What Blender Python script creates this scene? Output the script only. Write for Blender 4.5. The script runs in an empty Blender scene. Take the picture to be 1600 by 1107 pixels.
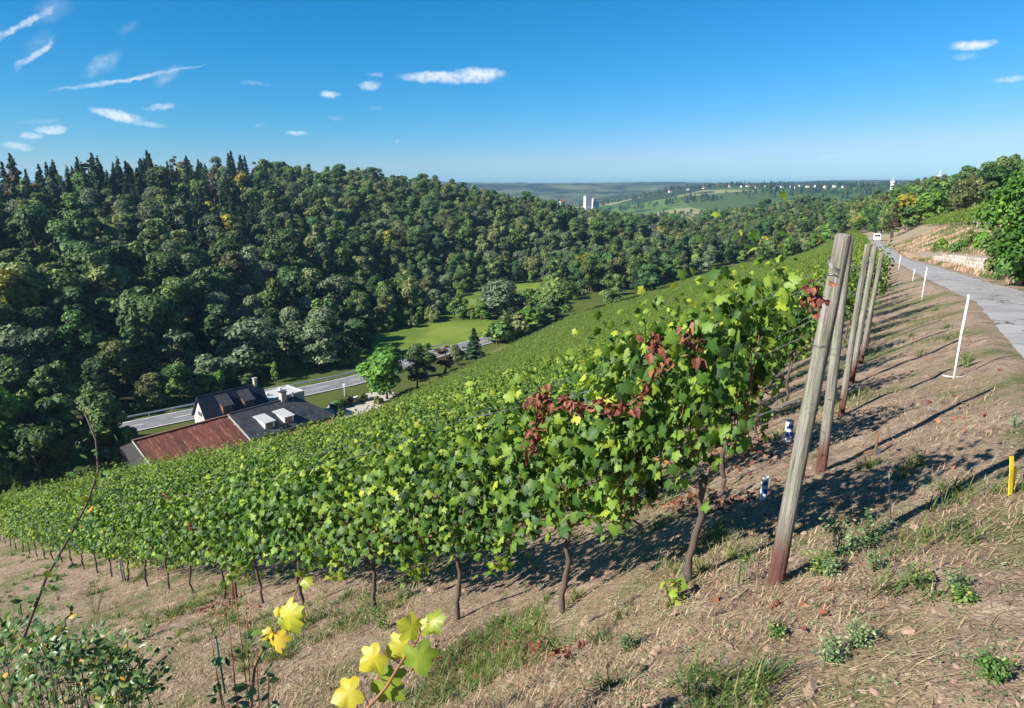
import bpy, math, random
import numpy as np
from mathutils import Matrix, Vector
rad = math.radians
RNG = np.random.default_rng(7)
random.seed(7)
scene = bpy.context.scene
COL = scene.collection

# ------------------------------------------------------------------ camera
PITCH = 14.2
FOC = 1042.0
cam_d = bpy.data.cameras.new('camera')
cam_d.sensor_width = 36.0
cam_d.lens = 36.0 * FOC / 1600.0
cam_d.clip_start = 0.05
cam_d.clip_end = 30000
cam = bpy.data.objects.new('camera', cam_d)
cam.location = (0, 0, 0)
cam.rotation_euler = (rad(90 - PITCH), 0, 0)
COL.objects.link(cam)
scene.camera = cam

# ------------------------------------------------------------------ sun
SUN_EL = 32.0
SUN_AZ = -119.0            # clockwise from +Y
sd = np.array([math.sin(rad(SUN_AZ)) * math.cos(rad(SUN_EL)), math.cos(rad(SUN_AZ)) * math.cos(rad(SUN_EL)), math.sin(rad(SUN_EL))])
sun_d = bpy.data.lights.new('sun', 'SUN')
sun_d.energy = 4.8
sun_d.angle = rad(0.5)
sun_d.color = (1.0, 0.945, 0.86)
sun = bpy.data.objects.new('sun', sun_d)
sun.rotation_euler = Vector(sd).to_track_quat('Z', 'Y').to_euler()
sun.location = (-40, -20, 40)
COL.objects.link(sun)
scene.render.engine = 'CYCLES'
scene.cycles.max_bounces = 6
scene.cycles.diffuse_bounces = 2
scene.cycles.glossy_bounces = 2
scene.cycles.transmission_bounces = 4
scene.cycles.volume_bounces = 0
scene.view_settings.view_transform = 'Standard'
scene.view_settings.look = 'None'
scene.view_settings.exposure = 1.15
scene.view_settings.gamma = 1.0
scene.view_settings.use_curve_mapping = False

# ------------------------------------------------------------------ node helper
class NT:
    def __init__(self, tree):
        self.t = tree
        self.t.nodes.clear()
    def n(self, typ, **kw):
        nd = self.t.nodes.new(typ)
        for k, v in kw.items():
            if k == 'ins':
                for a, b in v.items():
                    self.put(nd, a, b)
            else:
                setattr(nd, k, v)
        return nd
    def put(self, nd, key, val):
        sock = nd.inputs[key]
        if isinstance(val, bpy.types.NodeSocket):
            self.t.links.new(val, sock)
        else:
            if isinstance(val, (tuple, list)) and len(val) == 3 and sock.type == 'RGBA':
                val = (*val, 1)
            sock.default_value = val
    def math(self, op, a, b=None, c=None, clamp=False):
        nd = self.n('ShaderNodeMath', operation=op, use_clamp=clamp)
        for i, v in enumerate((a, b, c)):
            if v is not None:
                self.put(nd, i, v)
        return nd.outputs[0]
    def mix(self, f, a, b, blend='MIX'):
        nd = self.n('ShaderNodeMix', data_type='RGBA', blend_type=blend)
        self.put(nd, 0, f); self.put(nd, 6, a); self.put(nd, 7, b)
        return nd.outputs[2]
    def ramp(self, f, stops, interp='LINEAR'):
        nd = self.n('ShaderNodeValToRGB')
        cr = nd.color_ramp
        cr.interpolation = interp
        while len(cr.elements) < len(stops):
            cr.elements.new(0.5)
        for e, (p, c) in zip(cr.elements, stops):
            e.position = p
            e.color = (*c, 1) if len(c) == 3 else c
        self.put(nd, 0, f)
        return nd.outputs[0]
    def sstep(self, x, a, b):
        nd = self.n('ShaderNodeMapRange', interpolation_type='SMOOTHSTEP')
        self.put(nd, 0, x); self.put(nd, 1, a); self.put(nd, 2, b); self.put(nd, 3, 0.0); self.put(nd, 4, 1.0)
        return nd.outputs[0]
    def noise(self, vec, scale, detail=3.0, rough=0.55, out=0, dist=0.0):
        nd = self.n('ShaderNodeTexNoise', ins={'Scale': scale, 'Detail': detail, 'Roughness': rough, 'Distortion': dist})
        if vec is not None:
            self.put(nd, 'Vector', vec)
        return nd.outputs[out]

# ------------------------------------------------------------------ world
def px_dir(u, v):
    x = (u - 800) / FOC; y = (553.5 - v) / FOC
    c, s = math.cos(rad(PITCH)), math.sin(rad(PITCH))
    return np.array([x, c + y * s, -s + y * c])
def px_azel(u, v):
    d = px_dir(u, v); d = d / np.linalg.norm(d)
    return math.atan2(d[0], d[1]), math.asin(d[2])

world = bpy.data.worlds.new('World')
scene.world = world
world.use_nodes = True
W = NT(world.node_tree)
sky = W.n('ShaderNodeTexSky', sky_type='NISHITA')
sky.sun_disc = False
sky.sun_elevation = rad(SUN_EL)
sky.sun_rotation = rad(SUN_AZ)
sky.altitude = 200
sky.air_density = 1.0
sky.dust_density = 0.0
sky.ozone_density = 2.0
hs = W.n('ShaderNodeHueSaturation', ins={'Hue': 0.5, 'Saturation': 1.0, 'Value': 1.0, 'Color': W.mix(1.0, sky.outputs[0], (.45, .62, .97), 'MULTIPLY')})
ssep = W.n('ShaderNodeSeparateColor', ins={0: hs.outputs[0]})
skyrgb = W.n('ShaderNodeCombineColor', ins={0: W.math('MINIMUM', W.math('MULTIPLY', W.math('POWER', ssep.outputs[0], 2.3), .212), W.math('MULTIPLY', ssep.outputs[1], .62)), 1: ssep.outputs[1], 2: ssep.outputs[2]}).outputs[0]
tc = W.n('ShaderNodeTexCoord')
sep = W.n('ShaderNodeSeparateXYZ', ins={0: tc.outputs['Generated']})
az0 = W.math('ARCTAN2', sep.outputs[0], sep.outputs[1])
el0 = W.math('ARCSINE', sep.outputs[2])
comb0 = W.n('ShaderNodeCombineXYZ', ins={0: az0, 1: el0, 2: 0.0}).outputs[0]
nA = W.n('ShaderNodeTexNoise', ins={'Vector': comb0, 'Scale': 34.0, 'Detail': 6.0, 'Roughness': 0.62})
sepn = W.n('ShaderNodeSeparateColor', ins={0: nA.outputs[1]})
azw = W.math('ADD', az0, W.math('MULTIPLY', W.math('SUBTRACT', sepn.outputs[0], 0.5), 0.030))
elw = W.math('ADD', el0, W.math('MULTIPLY', W.math('SUBTRACT', sepn.outputs[1], 0.5), 0.014))
fine = W.noise(comb0, 130.0, 6.0, 0.6)
# cloud list: pixel centre, half width, half height (px), tilt (deg, image up-right positive), strength, kind
CL = [(688, 122, 66, 9, 0, .85, 0), (750, 116, 38, 11, 0, 1.0, 0), (720, 124, 60, 6, 0, .7, 0), (578, 135, 20, 8, 0, .7, 0), (517, 148, 17, 6, 8, .7, 0),
      (184, 180, 38, 9, -8, 1.0, 0), (230, 193, 26, 5, -5, .45, 0), (78, 202, 26, 7, 4, .8, 0), (50, 212, 20, 6, 0, .7, 0), (32, 230, 22, 7, 0, .6, 0),
      (254, 168, 26, 5, 8, .5, 0), (462, 208, 18, 5, 0, .6, 0), (1518, 71, 36, 9, 0, .95, 0), (1508, 89, 22, 7, 0, .35, 0), (1580, 125, 28, 6, 0, .55, 0),
      (587, 118, 14, 4, 0, .35, 0), (524, 184, 16, 4, 0, .25, 0), (405, 197, 9, 3, 0, .3, 0), (619, 221, 4, 3, 0, .5, 0),
      (586, 169, 14, 4, 0, .25, 0), (400, 131, 26, 4, 0, .25, 0), (1095, 250, 55, 5, 0, .22, 0), (1297, 247, 22, 4, 0, .22, 0), (775, 247, 24, 4, 0, .2, 0), (60, 190, 40, 5, 5, .25, 0),
      (205, 122, 122, 4, 14, .62, 1), (58, 84, 48, 5, 42, .66, 1), (42, 36, 75, 6, 32, .62, 1), (160, 100, 42, 13, 38, .36, 1), (262, 118, 30, 10, 38, .34, 1),
      (200, 45, 20, 8, 40, .2, 1), (62, 68, 36, 14, 40, .22, 1), (78, 18, 40, 16, 35, .28, 1)]
tot = None
for (u, v, hw, hh, tilt, st, kind) in CL:
    a0, e0 = px_azel(u, v)
    a1, _ = px_azel(u + hw, v); _, e1 = px_azel(u, v - hh)
    sx, sy = abs(a1 - a0), abs(e1 - e0)
    da = W.math('SUBTRACT', azw, a0); de = W.math('SUBTRACT', elw, e0)
    c_, s_ = math.cos(rad(tilt)), math.sin(rad(tilt))
    p = W.math('ADD', W.math('MULTIPLY', da, c_ / sx), W.math('MULTIPLY', de, s_ / sx))
    q = W.math('ADD', W.math('MULTIPLY', da, -s_ / sy), W.math('MULTIPLY', de, c_ / sy))
    r2 = W.math('ADD', W.math('MULTIPLY', p, p), W.math('MULTIPLY', q, q))
    m = W.math('MULTIPLY_ADD', r2, -st * .72, st)
    tot = m if tot is None else W.math('MAXIMUM', tot, m)
tot = W.sstep(tot, 0.0, 1.0)
fd = W.math('MULTIPLY_ADD', fine, 2.4, -0.35)
cl = W.math('MULTIPLY', tot, fd, clamp=True)
skyc = W.mix(W.math('MULTIPLY', cl, 0.8), skyrgb, (7.6, 7.9, 8.2))
bg = W.n('ShaderNodeBackground', ins={'Color': skyc, 'Strength': 0.062})
wo = W.n('ShaderNodeOutputWorld', ins={'Surface': bg.outputs[0]})
world.cycles.sampling_method = 'MANUAL'
world.cycles.sample_map_resolution = 256

# ------------------------------------------------------------------ mesh helpers
def mk_mesh(name, V, faces, mats=None, attr=None, smooth=False, midx=None, cattr=None):
    """faces: (n,3) or (n,4) array, or list of such arrays; attr: per-face-corner-free per-vertex float 'tint'"""
    if not isinstance(faces, (list, tuple)):
        faces = [faces]
    faces = [np.asarray(f, np.int32) for f in faces if len(f)]
    V = np.asarray(V, np.float32)
    me = bpy.data.meshes.new(name)
    me.vertices.add(len(V)); me.vertices.foreach_set('co', V.ravel())
    tot = np.concatenate([f.ravel() for f in faces])
    cnt = np.concatenate([np.full(len(f), f.shape[1], np.int32) for f in faces])
    me.loops.add(len(tot)); me.loops.foreach_set('vertex_index', tot)
    st = np.zeros(len(cnt), np.int32); st[1:] = np.cumsum(cnt)[:-1]
    me.polygons.add(len(cnt)); me.polygons.foreach_set('loop_start', st)
    me.update(calc_edges=True)
    if midx is not None:
        me.polygons.foreach_set('material_index', np.asarray(midx, np.int32))
    if attr is not None:
        a = me.attributes.new('tint', 'FLOAT', 'POINT'); a.data.foreach_set('value', np.asarray(attr, np.float32))
    if cattr is not None:
        a = me.attributes.new('zone', 'FLOAT_COLOR', 'POINT'); a.data.foreach_set('color', np.asarray(cattr, np.float32).ravel())
    me.polygons.foreach_set('use_smooth', np.full(len(cnt), bool(smooth)))
    for m in (mats if isinstance(mats, (list, tuple)) else [mats]):
        if m is not None:
            me.materials.append(m)
    me.validate()
    return me
def link(name, data, parent=None, loc=None, rotz=None, label=None, cat=None, group=None, kind=None):
    o = bpy.data.objects.new(name, data)
    COL.objects.link(o)
    if parent is not None: o.parent = parent
    if loc is not None: o.location = loc
    if rotz is not None: o.rotation_euler = (0, 0, rotz)
    tag(o, label, cat, group, kind)
    return o
def tag(o, label=None, cat=None, group=None, kind=None):
    if label: o['label'] = label
    if cat: o['category'] = cat
    if group: o['group'] = group
    if kind: o['kind'] = kind
    return o
def merge(parts):
    """[(V, F, tint or None)] triangles/quads of equal type -> arrays"""
    Vs, Fs, Ts, off = [], [], [], 0
    for V, F, T in parts:
        Vs.append(V); Fs.append(np.asarray(F) + off); Ts.append(T if T is not None else np.zeros(len(V))); off += len(V)
    return np.concatenate(Vs), np.concatenate(Fs), np.concatenate(Ts)
BOXF = np.array([[0, 3, 2, 1], [4, 5, 6, 7], [0, 1, 5, 4], [1, 2, 6, 5], [2, 3, 7, 6], [3, 0, 4, 7]])
def box(x0, x1, y0, y1, z0, z1):
    return np.array([[x0, y0, z0], [x1, y0, z0], [x1, y1, z0], [x0, y1, z0], [x0, y0, z1], [x1, y0, z1], [x1, y1, z1], [x0, y1, z1]], float), BOXF
def boxes(bs):
    Vs, Fs = [], []
    for i, b in enumerate(bs):
        V, F = box(*b); Vs.append(V); Fs.append(F + 8 * i)
    return np.concatenate(Vs), np.concatenate(Fs)
def slab(quad, th):
    """a quad (4 points, ccw seen from above) thickened downwards along its normal"""
    q = np.array(quad, float); nrm = np.cross(q[1] - q[0], q[3] - q[0]); nrm /= np.linalg.norm(nrm)
    return np.concatenate([q - nrm * th, q]), BOXF
def tube(pts, radii, seg=8, cap=True):
    pts = np.asarray(pts, float); n = len(pts)
    radii = np.broadcast_to(np.asarray(radii, float), (n,))
    T = np.gradient(pts, axis=0); T /= np.linalg.norm(T, axis=1)[:, None] + 1e-9
    ref = np.array([0, 0, 1.]) if abs(T[:, 2]).mean() < .8 else np.array([1., 0, 0])
    A = np.cross(T, ref); A /= np.linalg.norm(A, axis=1)[:, None] + 1e-9
    B = np.cross(T, A)
    ang = np.linspace(0, 2 * np.pi, seg, endpoint=False)
    V = pts[:, None, :] + radii[:, None, None] * (np.cos(ang)[None, :, None] * A[:, None, :] + np.sin(ang)[None, :, None] * B[:, None, :])
    V = V.reshape(-1, 3)
    i = np.arange(n - 1)[:, None] * seg; j = np.arange(seg)[None, :]; k = (j + 1) % seg
    F = np.stack([i + j, i + k, i + seg + k, i + seg + j], -1).reshape(-1, 4)
    if cap:
        V = np.concatenate([V, pts[:1], pts[-1:]])
        a, b = n * seg, n * seg + 1
        j = np.arange(seg); k = (j + 1) % seg
        C1 = np.stack([np.full(seg, a), k, j], -1); C2 = np.stack([np.full(seg, b), (n - 1) * seg + j, (n - 1) * seg + k], -1)
        return V, F, np.concatenate([C1, C2])
    return V, F, np.zeros((0, 3), int)
def tubes_mesh(name, lst, mat, smooth=True):
    """lst of (pts, radii, seg)"""
    Vs, Q, T, off = [], [], [], 0
    for pts, r, seg in lst:
        V, q, t = tube(pts, r, seg); Vs.append(V); Q.append(q + off); T.append(t + off); off += len(V)
    return mk_mesh(name, np.concatenate(Vs), [np.concatenate(Q), np.concatenate(T)], mat, smooth=smooth)
def frames(N, spin=None):
    """rotation matrices whose local z is N, local y random-ish (M,3,3) columns x,y,z"""
    N = N / (np.linalg.norm(N, axis=1)[:, None] + 1e-9)
    ref = RNG.normal(size=N.shape) if spin is None else spin
    X = np.cross(ref, N); X /= np.linalg.norm(X, axis=1)[:, None] + 1e-9
    Y = np.cross(N, X)
    return np.stack([X, Y, N], -1)
def scatter(TV, TF, R, P, S, tint):
    """template onto instances"""
    M, k = len(P), len(TV)
    S = np.broadcast_to(np.asarray(S, float).reshape(-1, 1, 1) if np.ndim(S) < 2 else np.asarray(S)[:, None, :], (M, 1, 3) if np.ndim(S) == 2 else (M, 1, 1))
    V = np.einsum('mij,mkj->mki', R, TV[None] * S) + P[:, None, :]
    F = (TF[None] + (np.arange(M) * k)[:, None, None]).reshape(-1, TF.shape[1])
    return V.reshape(-1, 3), F, np.repeat(tint, k)
def lattice(x, y, seed):
    h = np.sin(x * 127.1 + y * 311.7 + seed * 74.7) * 43758.5453
    return h - np.floor(h)
def vnoise(x, y, seed=0):
    xi, yi = np.floor(x), np.floor(y); fx, fy = x - xi, y - yi
    fx = fx * fx * (3 - 2 * fx); fy = fy * fy * (3 - 2 * fy)
    a, b = lattice(xi, yi, seed), lattice(xi + 1, yi, seed)
    c, d = lattice(xi, yi + 1, seed), lattice(xi + 1, yi + 1, seed)
    return (a + (b - a) * fx) * (1 - fy) + (c + (d - c) * fx) * fy - 0.5
def sst(x, a, b):
    t = np.clip((x - a) / (b - a), 0, 1)
    return t * t * (3 - 2 * t)

# ------------------------------------------------------------------ terrain
FLOOR = -42.0
GX, GY = 0.731, -0.682               # uphill direction of the near slope
PATH = np.array([(-9, -17), (-4, -8), (0.6, -0.8), (5.3, 6.9), (11.2, 16.4), (17.3, 28.3), (27.4, 47.2), (43.6, 78.5), (108, 203), (150, 290)], float)
PLEN = np.concatenate([[0], np.cumsum(np.linalg.norm(np.diff(PATH, axis=0), axis=1))])
PLEN -= PLEN[3]
PATHZ_M = np.array([-40, 0, 81.4, 221, 320]); PATHZ = np.array([-1.9 + .079 * 40, -1.9, -8.3, -15.9, -21.0])
P1 = np.array([1.40, 3.11]); HD = np.array([.5, .866]); HN = np.array([.866, -.5])     # end-post line
ROWD = np.array([-.725, .688]); ROWN = np.array([.688, .725])
def s_toe(c): return np.interp(c, [-200, 0, 40, 67, 116, 164, 220, 312, 600], [112, 106, 95, 101, 117, 133, 142, 154, 170])
def kslope(c): return np.interp(c, [0, 60, 116, 164, 220, 312], [.425, .43, .37, .345, .315, .31])
def floor_w(c): return np.interp(c, [-100, 0, 50, 90, 116, 164, 230, 312, 600], [34, 38, 46, 50, 66, 84, 90, 60, 40])
def ridge_z(c): return np.interp(c, [-200, 56, 151, 222, 277, 353, 426, 530, 640], [-11, -8, -1, 0, -2, -11, -26, -39, -42])
def path_mn(x, y):
    best = np.full(x.shape, 1e18); M = np.zeros(x.shape); N = np.zeros(x.shape)
    for i in range(len(PATH) - 1):
        a, b = PATH[i], PATH[i + 1]; d = b - a; L = np.linalg.norm(d); d = d / L
        t = (x - a[0]) * d[0] + (y - a[1]) * d[1]
        tc_ = np.clip(t, 0 if i else -1e9, L if i < len(PATH) - 2 else 1e9)
        dx, dy = x - a[0] - tc_ * d[0], y - a[1] - tc_ * d[1]
        dist = dx * dx + dy * dy
        sgn = np.sign((x - a[0]) * d[1] - (y - a[1]) * d[0])
        w = dist < best
        best = np.where(w, dist, best); M = np.where(w, PLEN[i] + tc_, M); N = np.where(w, sgn * np.sqrt(dist), N)
    return M, N
def z_slope(x, y):
    s = -GX * x - GY * y; c = -GY * x + GX * y
    st = s_toe(c); p = np.maximum(kslope(c) * st / 40.44, 1.03)
    u = np.minimum(s / st, 1.0)
    h = np.where(u > 0, 1 - np.power(np.maximum(1 - u, 0), p), p * u)
    q = -((x - P1[0]) * HN[0] + (y - P1[1]) * HN[1])
    bump = .05 * (1 - sst(q, 3, 6)) - .42 * sst(q, 0.3, 2.1) * (1 - sst(q, 8, 20)) + (.2 + 1.0 * (1 - sst(c, 6, 20)) * sst(q, 20, 33)) * sst(q, 12, 22) * (1 - sst(q, 50, 85))
    return -1.56 - 40.44 * h + bump, s, c, st
def H(x, y, cut=0.0, micro=True):
    x = np.asarray(x, float); y = np.asarray(y, float)
    zA, s, c, st = z_slope(x, y)
    m, n = path_mn(x, y)
    i = np.clip(np.searchsorted(PLEN, m) - 1, 0, len(PATH) - 2)
    tt = (m - PLEN[i]) / (PLEN[i + 1] - PLEN[i])
    fx = PATH[i, 0] + tt * (PATH[i + 1, 0] - PATH[i, 0]); fy = PATH[i, 1] + tt * (PATH[i + 1, 1] - PATH[i, 1])
    zp = np.interp(m, PATHZ_M, PATHZ)
    zfoot = z_slope(fx, fy)[0]
    zA = np.where(n <= 0, zA + (zp - zfoot) * np.exp(-(n / np.where(m < 20, 9, 17)) ** 2), zA)
    wall = .62 * sst(m, 10, 24) * (1 - sst(m, 78, 100))
    prof = .05 * np.clip(n, 0, 2.3) + .10 * np.clip(n - 2.3, 0, .9) + wall * sst(n, 3.2, 3.4) + .50 * np.clip(n - 3.4, 0, 8) + .34 * np.clip(n - 11.4, 0, 32) + .08 * np.clip(n - 43.4, 0, 60)
    zA = np.where(n > 0, zp + prof, zA)
    if cut:
        zA = zA - cut * (sst(n, .1, .5) * (1 - sst(n, 1.8, 2.2)))
    sf = st + floor_w(c)
    v = np.clip((s - sf) / 170, 0, 1)
    zB = FLOOR + (ridge_z(c) - FLOOR) * (v * (1.3 - .3 * v)) * sst(v, -.05, .12)
    z = np.maximum(zA, zB)
    zc = FLOOR + sst(y, 300, 430) * (29 * (1 - np.exp(-np.clip(x - .268 * y, 0, 1e9) / 95)))
    z = np.where(s > -20, np.maximum(z, zc), z)
    z = np.minimum(z, 9)
    r = np.hypot(x, y); az = np.degrees(np.arctan2(x, y))
    A = np.interp(az, [-180, 3, 8, 10.5, 13.6, 18, 40, 70, 180], [0, 0, .3, .52, .84, .97, .97, .6, 0])
    far = -75 + np.maximum(72 * sst(r, 1100, 1950) * A, 84 * sst(r, 2300, 3700)) + 5 * vnoise(x / 400, y / 400, 3) * sst(r, 900, 1500) + sst(r, 2200, 3000) * (34 * vnoise(x / 900, y / 900, 6) + 12 * vnoise(x / 260, y / 260, 7) + 7 * vnoise(x / 45, y / 45, 8))
    z = z + (far - z) * sst(r, 620, 1050)
    if micro:
        z = z + (1 - sst(r, 10, 40)) * sst(r, .5, 1.5) * (.05 * vnoise(x * 1.7, y * 1.7, 1) + .035 * vnoise(x * 5, y * 5, 2) + .018 * vnoise(x * 14, y * 14, 5)) * (1 - sst(n, -.3, .0) * (1 - sst(n, 2.3, 2.8)))
    return z
def Hs(x, y): return float(H(np.array([x]), np.array([y]))[0])
def px_ground(u, v, tmax=3000):
    d = px_dir(u, v); t = np.geomspace(1.0, tmax, 1500)
    z = H(d[0] * t, d[1] * t); below = (d[2] * t) < z
    k = int(np.argmax(below)) if below.any() else len(t) - 1
    return np.array([d[0] * t[k], d[1] * t[k], z[k]])
def px_at_z(u, v, z):
    d = px_dir(u, v); return d * (z / d[2])
def proj(P):
    P = np.asarray(P, float); c, s = math.cos(rad(PITCH)), math.sin(rad(PITCH))
    d = P[..., 1] * c - P[..., 2] * s; up = P[..., 1] * s + P[..., 2] * c
    return 800 + FOC * P[..., 0] / d, 553.5 - FOC * up / d, d
def inpoly(x, y, poly):
    poly = np.asarray(poly); r = np.zeros(x.shape, bool); j = len(poly) - 1
    for i in range(len(poly)):
        a, b = poly[i], poly[j]
        cnd = ((a[1] > y) != (b[1] > y)) & (x < (b[0] - a[0]) * (y - a[1]) / (b[1] - a[1] + 1e-12) + a[0])
        r ^= cnd; j = i
    return r
def polydist(x, y, pts):
    best = np.full(np.shape(x), 1e9)
    for a, b in zip(pts[:-1], pts[1:]):
        d = b - a; t = np.clip(((x - a[0]) * d[0] + (y - a[1]) * d[1]) / (d @ d), 0, 1)
        best = np.minimum(best, np.hypot(x - a[0] - t * d[0], y - a[1] - t * d[1]))
    return best
MEADOW = [px_at_z(u, v, FLOOR)[:2] for u, v in [(545, 556), (600, 520), (700, 502), (812, 494), (835, 500), (780, 524), (735, 545), (640, 566), (575, 575)]]
MEADOW2 = [px_at_z(u, v, FLOOR)[:2] for u, v in [(690, 474), (740, 452), (840, 440), (852, 452), (800, 470), (720, 484)]]
MEADOW3 = [px_at_z(u, v, FLOOR)[:2] for u, v in [(80, 615), (170, 590), (175, 604), (90, 626)]]
ROAD = np.array([(-150, 42), (-110, 77.5), (-68.6, 112.2), (-42.6, 134.6), (-33.5, 143), (-20.6, 165), (-9, 179), (-2, 187)], float)

# ------------------------------------------------------------------ materials
MATS = {}
def new_mat(name):
    m = bpy.data.materials.new(name); m.use_nodes = True
    MATS[name] = m
    return m, NT(m.node_tree)
def finish(N, shader, disp=None):
    N.n('ShaderNodeOutputMaterial', ins={'Surface': shader})
def bump(N, h, strength=.4, dist=.02):
    return N.n('ShaderNodeBump', ins={'Strength': strength, 'Distance': dist, 'Height': h}).outputs[0]
def leaf_mat(name, stops, trans=.3, rough=.5, hue=.02, val=.35, spec=.4, tcol=None):
    m, N = new_mat(name)
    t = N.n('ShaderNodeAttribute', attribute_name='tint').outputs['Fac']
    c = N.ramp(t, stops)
    oi = N.n('ShaderNodeObjectInfo').outputs['Random']
    h = N.math('MULTIPLY_ADD', oi, hue * 2, .5 - hue)
    r2 = N.math('FRACT', N.math('MULTIPLY', oi, 37.7))
    v = N.math('MULTIPLY_ADD', r2, val * 2, 1 - val)
    c = N.n('ShaderNodeHueSaturation', ins={'Hue': h, 'Saturation': 1.0, 'Value': v, 'Color': c}).outputs[0]
    ps = N.n('ShaderNodeBsdfPrincipled', ins={'Base Color': c, 'Roughness': rough, 'Specular IOR Level': spec})
    tr = N.n('ShaderNodeBsdfTranslucent', ins={'Color': N.mix(1.0, c, tcol or (1.5, 1.55, .6), 'MULTIPLY')})
    mx = N.n('ShaderNodeMixShader', ins={0: trans, 1: ps.outputs[0], 2: tr.outputs[0]})
    finish(N, mx.outputs[0])
    return m
def plain(name, col, rough=.7, noise_amt=.25, scale=8.0, metal=0.0, bmp=.0, spec=.5, stretch=None, rnd=0.0):
    m, N = new_mat(name)
    tcn = N.n('ShaderNodeTexCoord').outputs['Object']
    if stretch:
        tcn = N.n('ShaderNodeMapping', ins={'Vector': tcn, 'Scale': stretch}).outputs[0]
    nz = N.noise(tcn, scale, 5, .6)
    f = N.math('MULTIPLY_ADD', nz, noise_amt * 2, 1 - noise_amt)
    if rnd:
        oi = N.n('ShaderNodeObjectInfo').outputs['Random']
        f = N.math('MULTIPLY', f, N.math('MULTIPLY_ADD', oi, rnd * 2, 1 - rnd))
    g = N.n('ShaderNodeCombineColor', ins={0: f, 1: f, 2: f}).outputs[0]
    c = N.mix(1.0, col, g, 'MULTIPLY')
    ps = N.n('ShaderNodeBsdfPrincipled', ins={'Base Color': c, 'Roughness': rough, 'Metallic': metal, 'Specular IOR Level': spec})
    if bmp:
        N.put(ps, 'Normal', bump(N, nz, bmp, .01))
    finish(N, ps.outputs[0])
    return m

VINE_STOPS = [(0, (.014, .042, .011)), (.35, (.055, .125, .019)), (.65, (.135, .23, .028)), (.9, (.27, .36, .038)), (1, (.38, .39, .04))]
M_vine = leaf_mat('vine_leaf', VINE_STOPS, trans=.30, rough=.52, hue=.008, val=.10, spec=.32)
M_vinefar = leaf_mat('vine_leaf_far', [(0, (.035, .080, .014)), (.5, (.125, .195, .030)), (1, (.26, .32, .048))], trans=.32, rough=.55, hue=.01, val=.18, spec=.25)
M_yleaf = leaf_mat('yellow_leaf', [(0, (.16, .26, .03)), (.5, (.40, .40, .035)), (1, (.55, .42, .035))], trans=.35, rough=.45, hue=.01, val=.1)
M_red = leaf_mat('dry_red_leaf', [(0, (.085, .022, .014)), (.6, (.20, .062, .034)), (1, (.33, .15, .08))], trans=.15, rough=.7, hue=.01, val=.1, tcol=(1.3, 1.0, .8))
M_rose = leaf_mat('rose_leaf', [(0, (.025, .065, .022)), (.6, (.085, .17, .045)), (.92, (.20, .27, .06)), (1, (.5, .33, .05))], trans=.25, rough=.4)
M_weed = leaf_mat('weed_leaf', [(0, (.06, .12, .05)), (.6, (.15, .23, .10)), (1, (.32, .36, .18))], trans=.25, rough=.6)
M_grass = leaf_mat('grass_blade', [(0, (.04, .10, .02)), (.6, (.11, .20, .04)), (1, (.30, .30, .10))], trans=.3, rough=.6)
M_straw = leaf_mat('straw_blade', [(0, (.16, .10, .06)), (.5, (.36, .26, .15)), (1, (.56, .46, .29))], trans=.15, rough=.7, tcol=(1.2, 1.1, .9))
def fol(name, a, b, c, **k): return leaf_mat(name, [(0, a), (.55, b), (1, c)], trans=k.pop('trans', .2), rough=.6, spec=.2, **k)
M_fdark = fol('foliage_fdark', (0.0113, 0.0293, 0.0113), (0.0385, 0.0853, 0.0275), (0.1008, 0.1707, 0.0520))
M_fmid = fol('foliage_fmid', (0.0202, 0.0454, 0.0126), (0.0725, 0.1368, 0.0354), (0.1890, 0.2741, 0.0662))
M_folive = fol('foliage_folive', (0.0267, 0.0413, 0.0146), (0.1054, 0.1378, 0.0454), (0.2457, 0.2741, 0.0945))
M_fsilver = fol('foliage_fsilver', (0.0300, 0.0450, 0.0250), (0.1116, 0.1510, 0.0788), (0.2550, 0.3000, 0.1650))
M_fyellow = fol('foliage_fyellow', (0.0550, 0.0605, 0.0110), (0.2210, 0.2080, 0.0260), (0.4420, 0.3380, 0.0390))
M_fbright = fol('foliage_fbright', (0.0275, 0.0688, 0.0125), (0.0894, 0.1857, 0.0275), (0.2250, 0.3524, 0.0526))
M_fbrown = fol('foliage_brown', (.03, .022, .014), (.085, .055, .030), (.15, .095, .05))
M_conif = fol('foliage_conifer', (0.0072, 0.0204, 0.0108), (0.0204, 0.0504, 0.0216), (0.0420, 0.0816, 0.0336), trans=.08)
M_bark = plain('bark', (.085, .062, .045), .9, .45, 14, bmp=.6, stretch=(1, 1, .3))
M_cane = plain('cane_bark', (.22, .10, .045), .75, .4, 20, stretch=(1, 1, .3))

# weathered post wood
m, N = new_mat('post_wood'); M_post = m
tco = N.n('ShaderNodeTexCoord').outputs['Object']
mp = N.n('ShaderNodeMapping', ins={'Vector': tco, 'Scale': (1, 1, .045)}).outputs[0]
g1 = N.noise(mp, 60, 6, .65); g2 = N.noise(mp, 190, 4, .6); g3 = N.noise(tco, 3.5, 4, .6)
c = N.ramp(g1, [(.25, (.055, .045, .034)), (.45, (.17, .155, .130)), (.62, (.27, .255, .225)), (.8, (.37, .35, .31))])
c = N.mix(N.sstep(g3, .45, .7), c, N.mix(1.0, c, (.80, .92, .70), 'MULTIPLY'))
c = N.mix(N.math('MULTIPLY', N.sstep(g2, .62, .7), .8), c, (.03, .024, .018))
z = N.n('ShaderNodeSeparateXYZ', ins={0: tco}).outputs[2]
dirt = N.math('MULTIPLY', N.math('SUBTRACT', 1.0, N.sstep(N.math('ADD', z, N.math('MULTIPLY', g3, .22)), .22, .56)), .88)
c = N.mix(dirt, c, N.ramp(g1, [(.3, (.05, .016, .012)), (.7, (.17, .06, .04))]))
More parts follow.
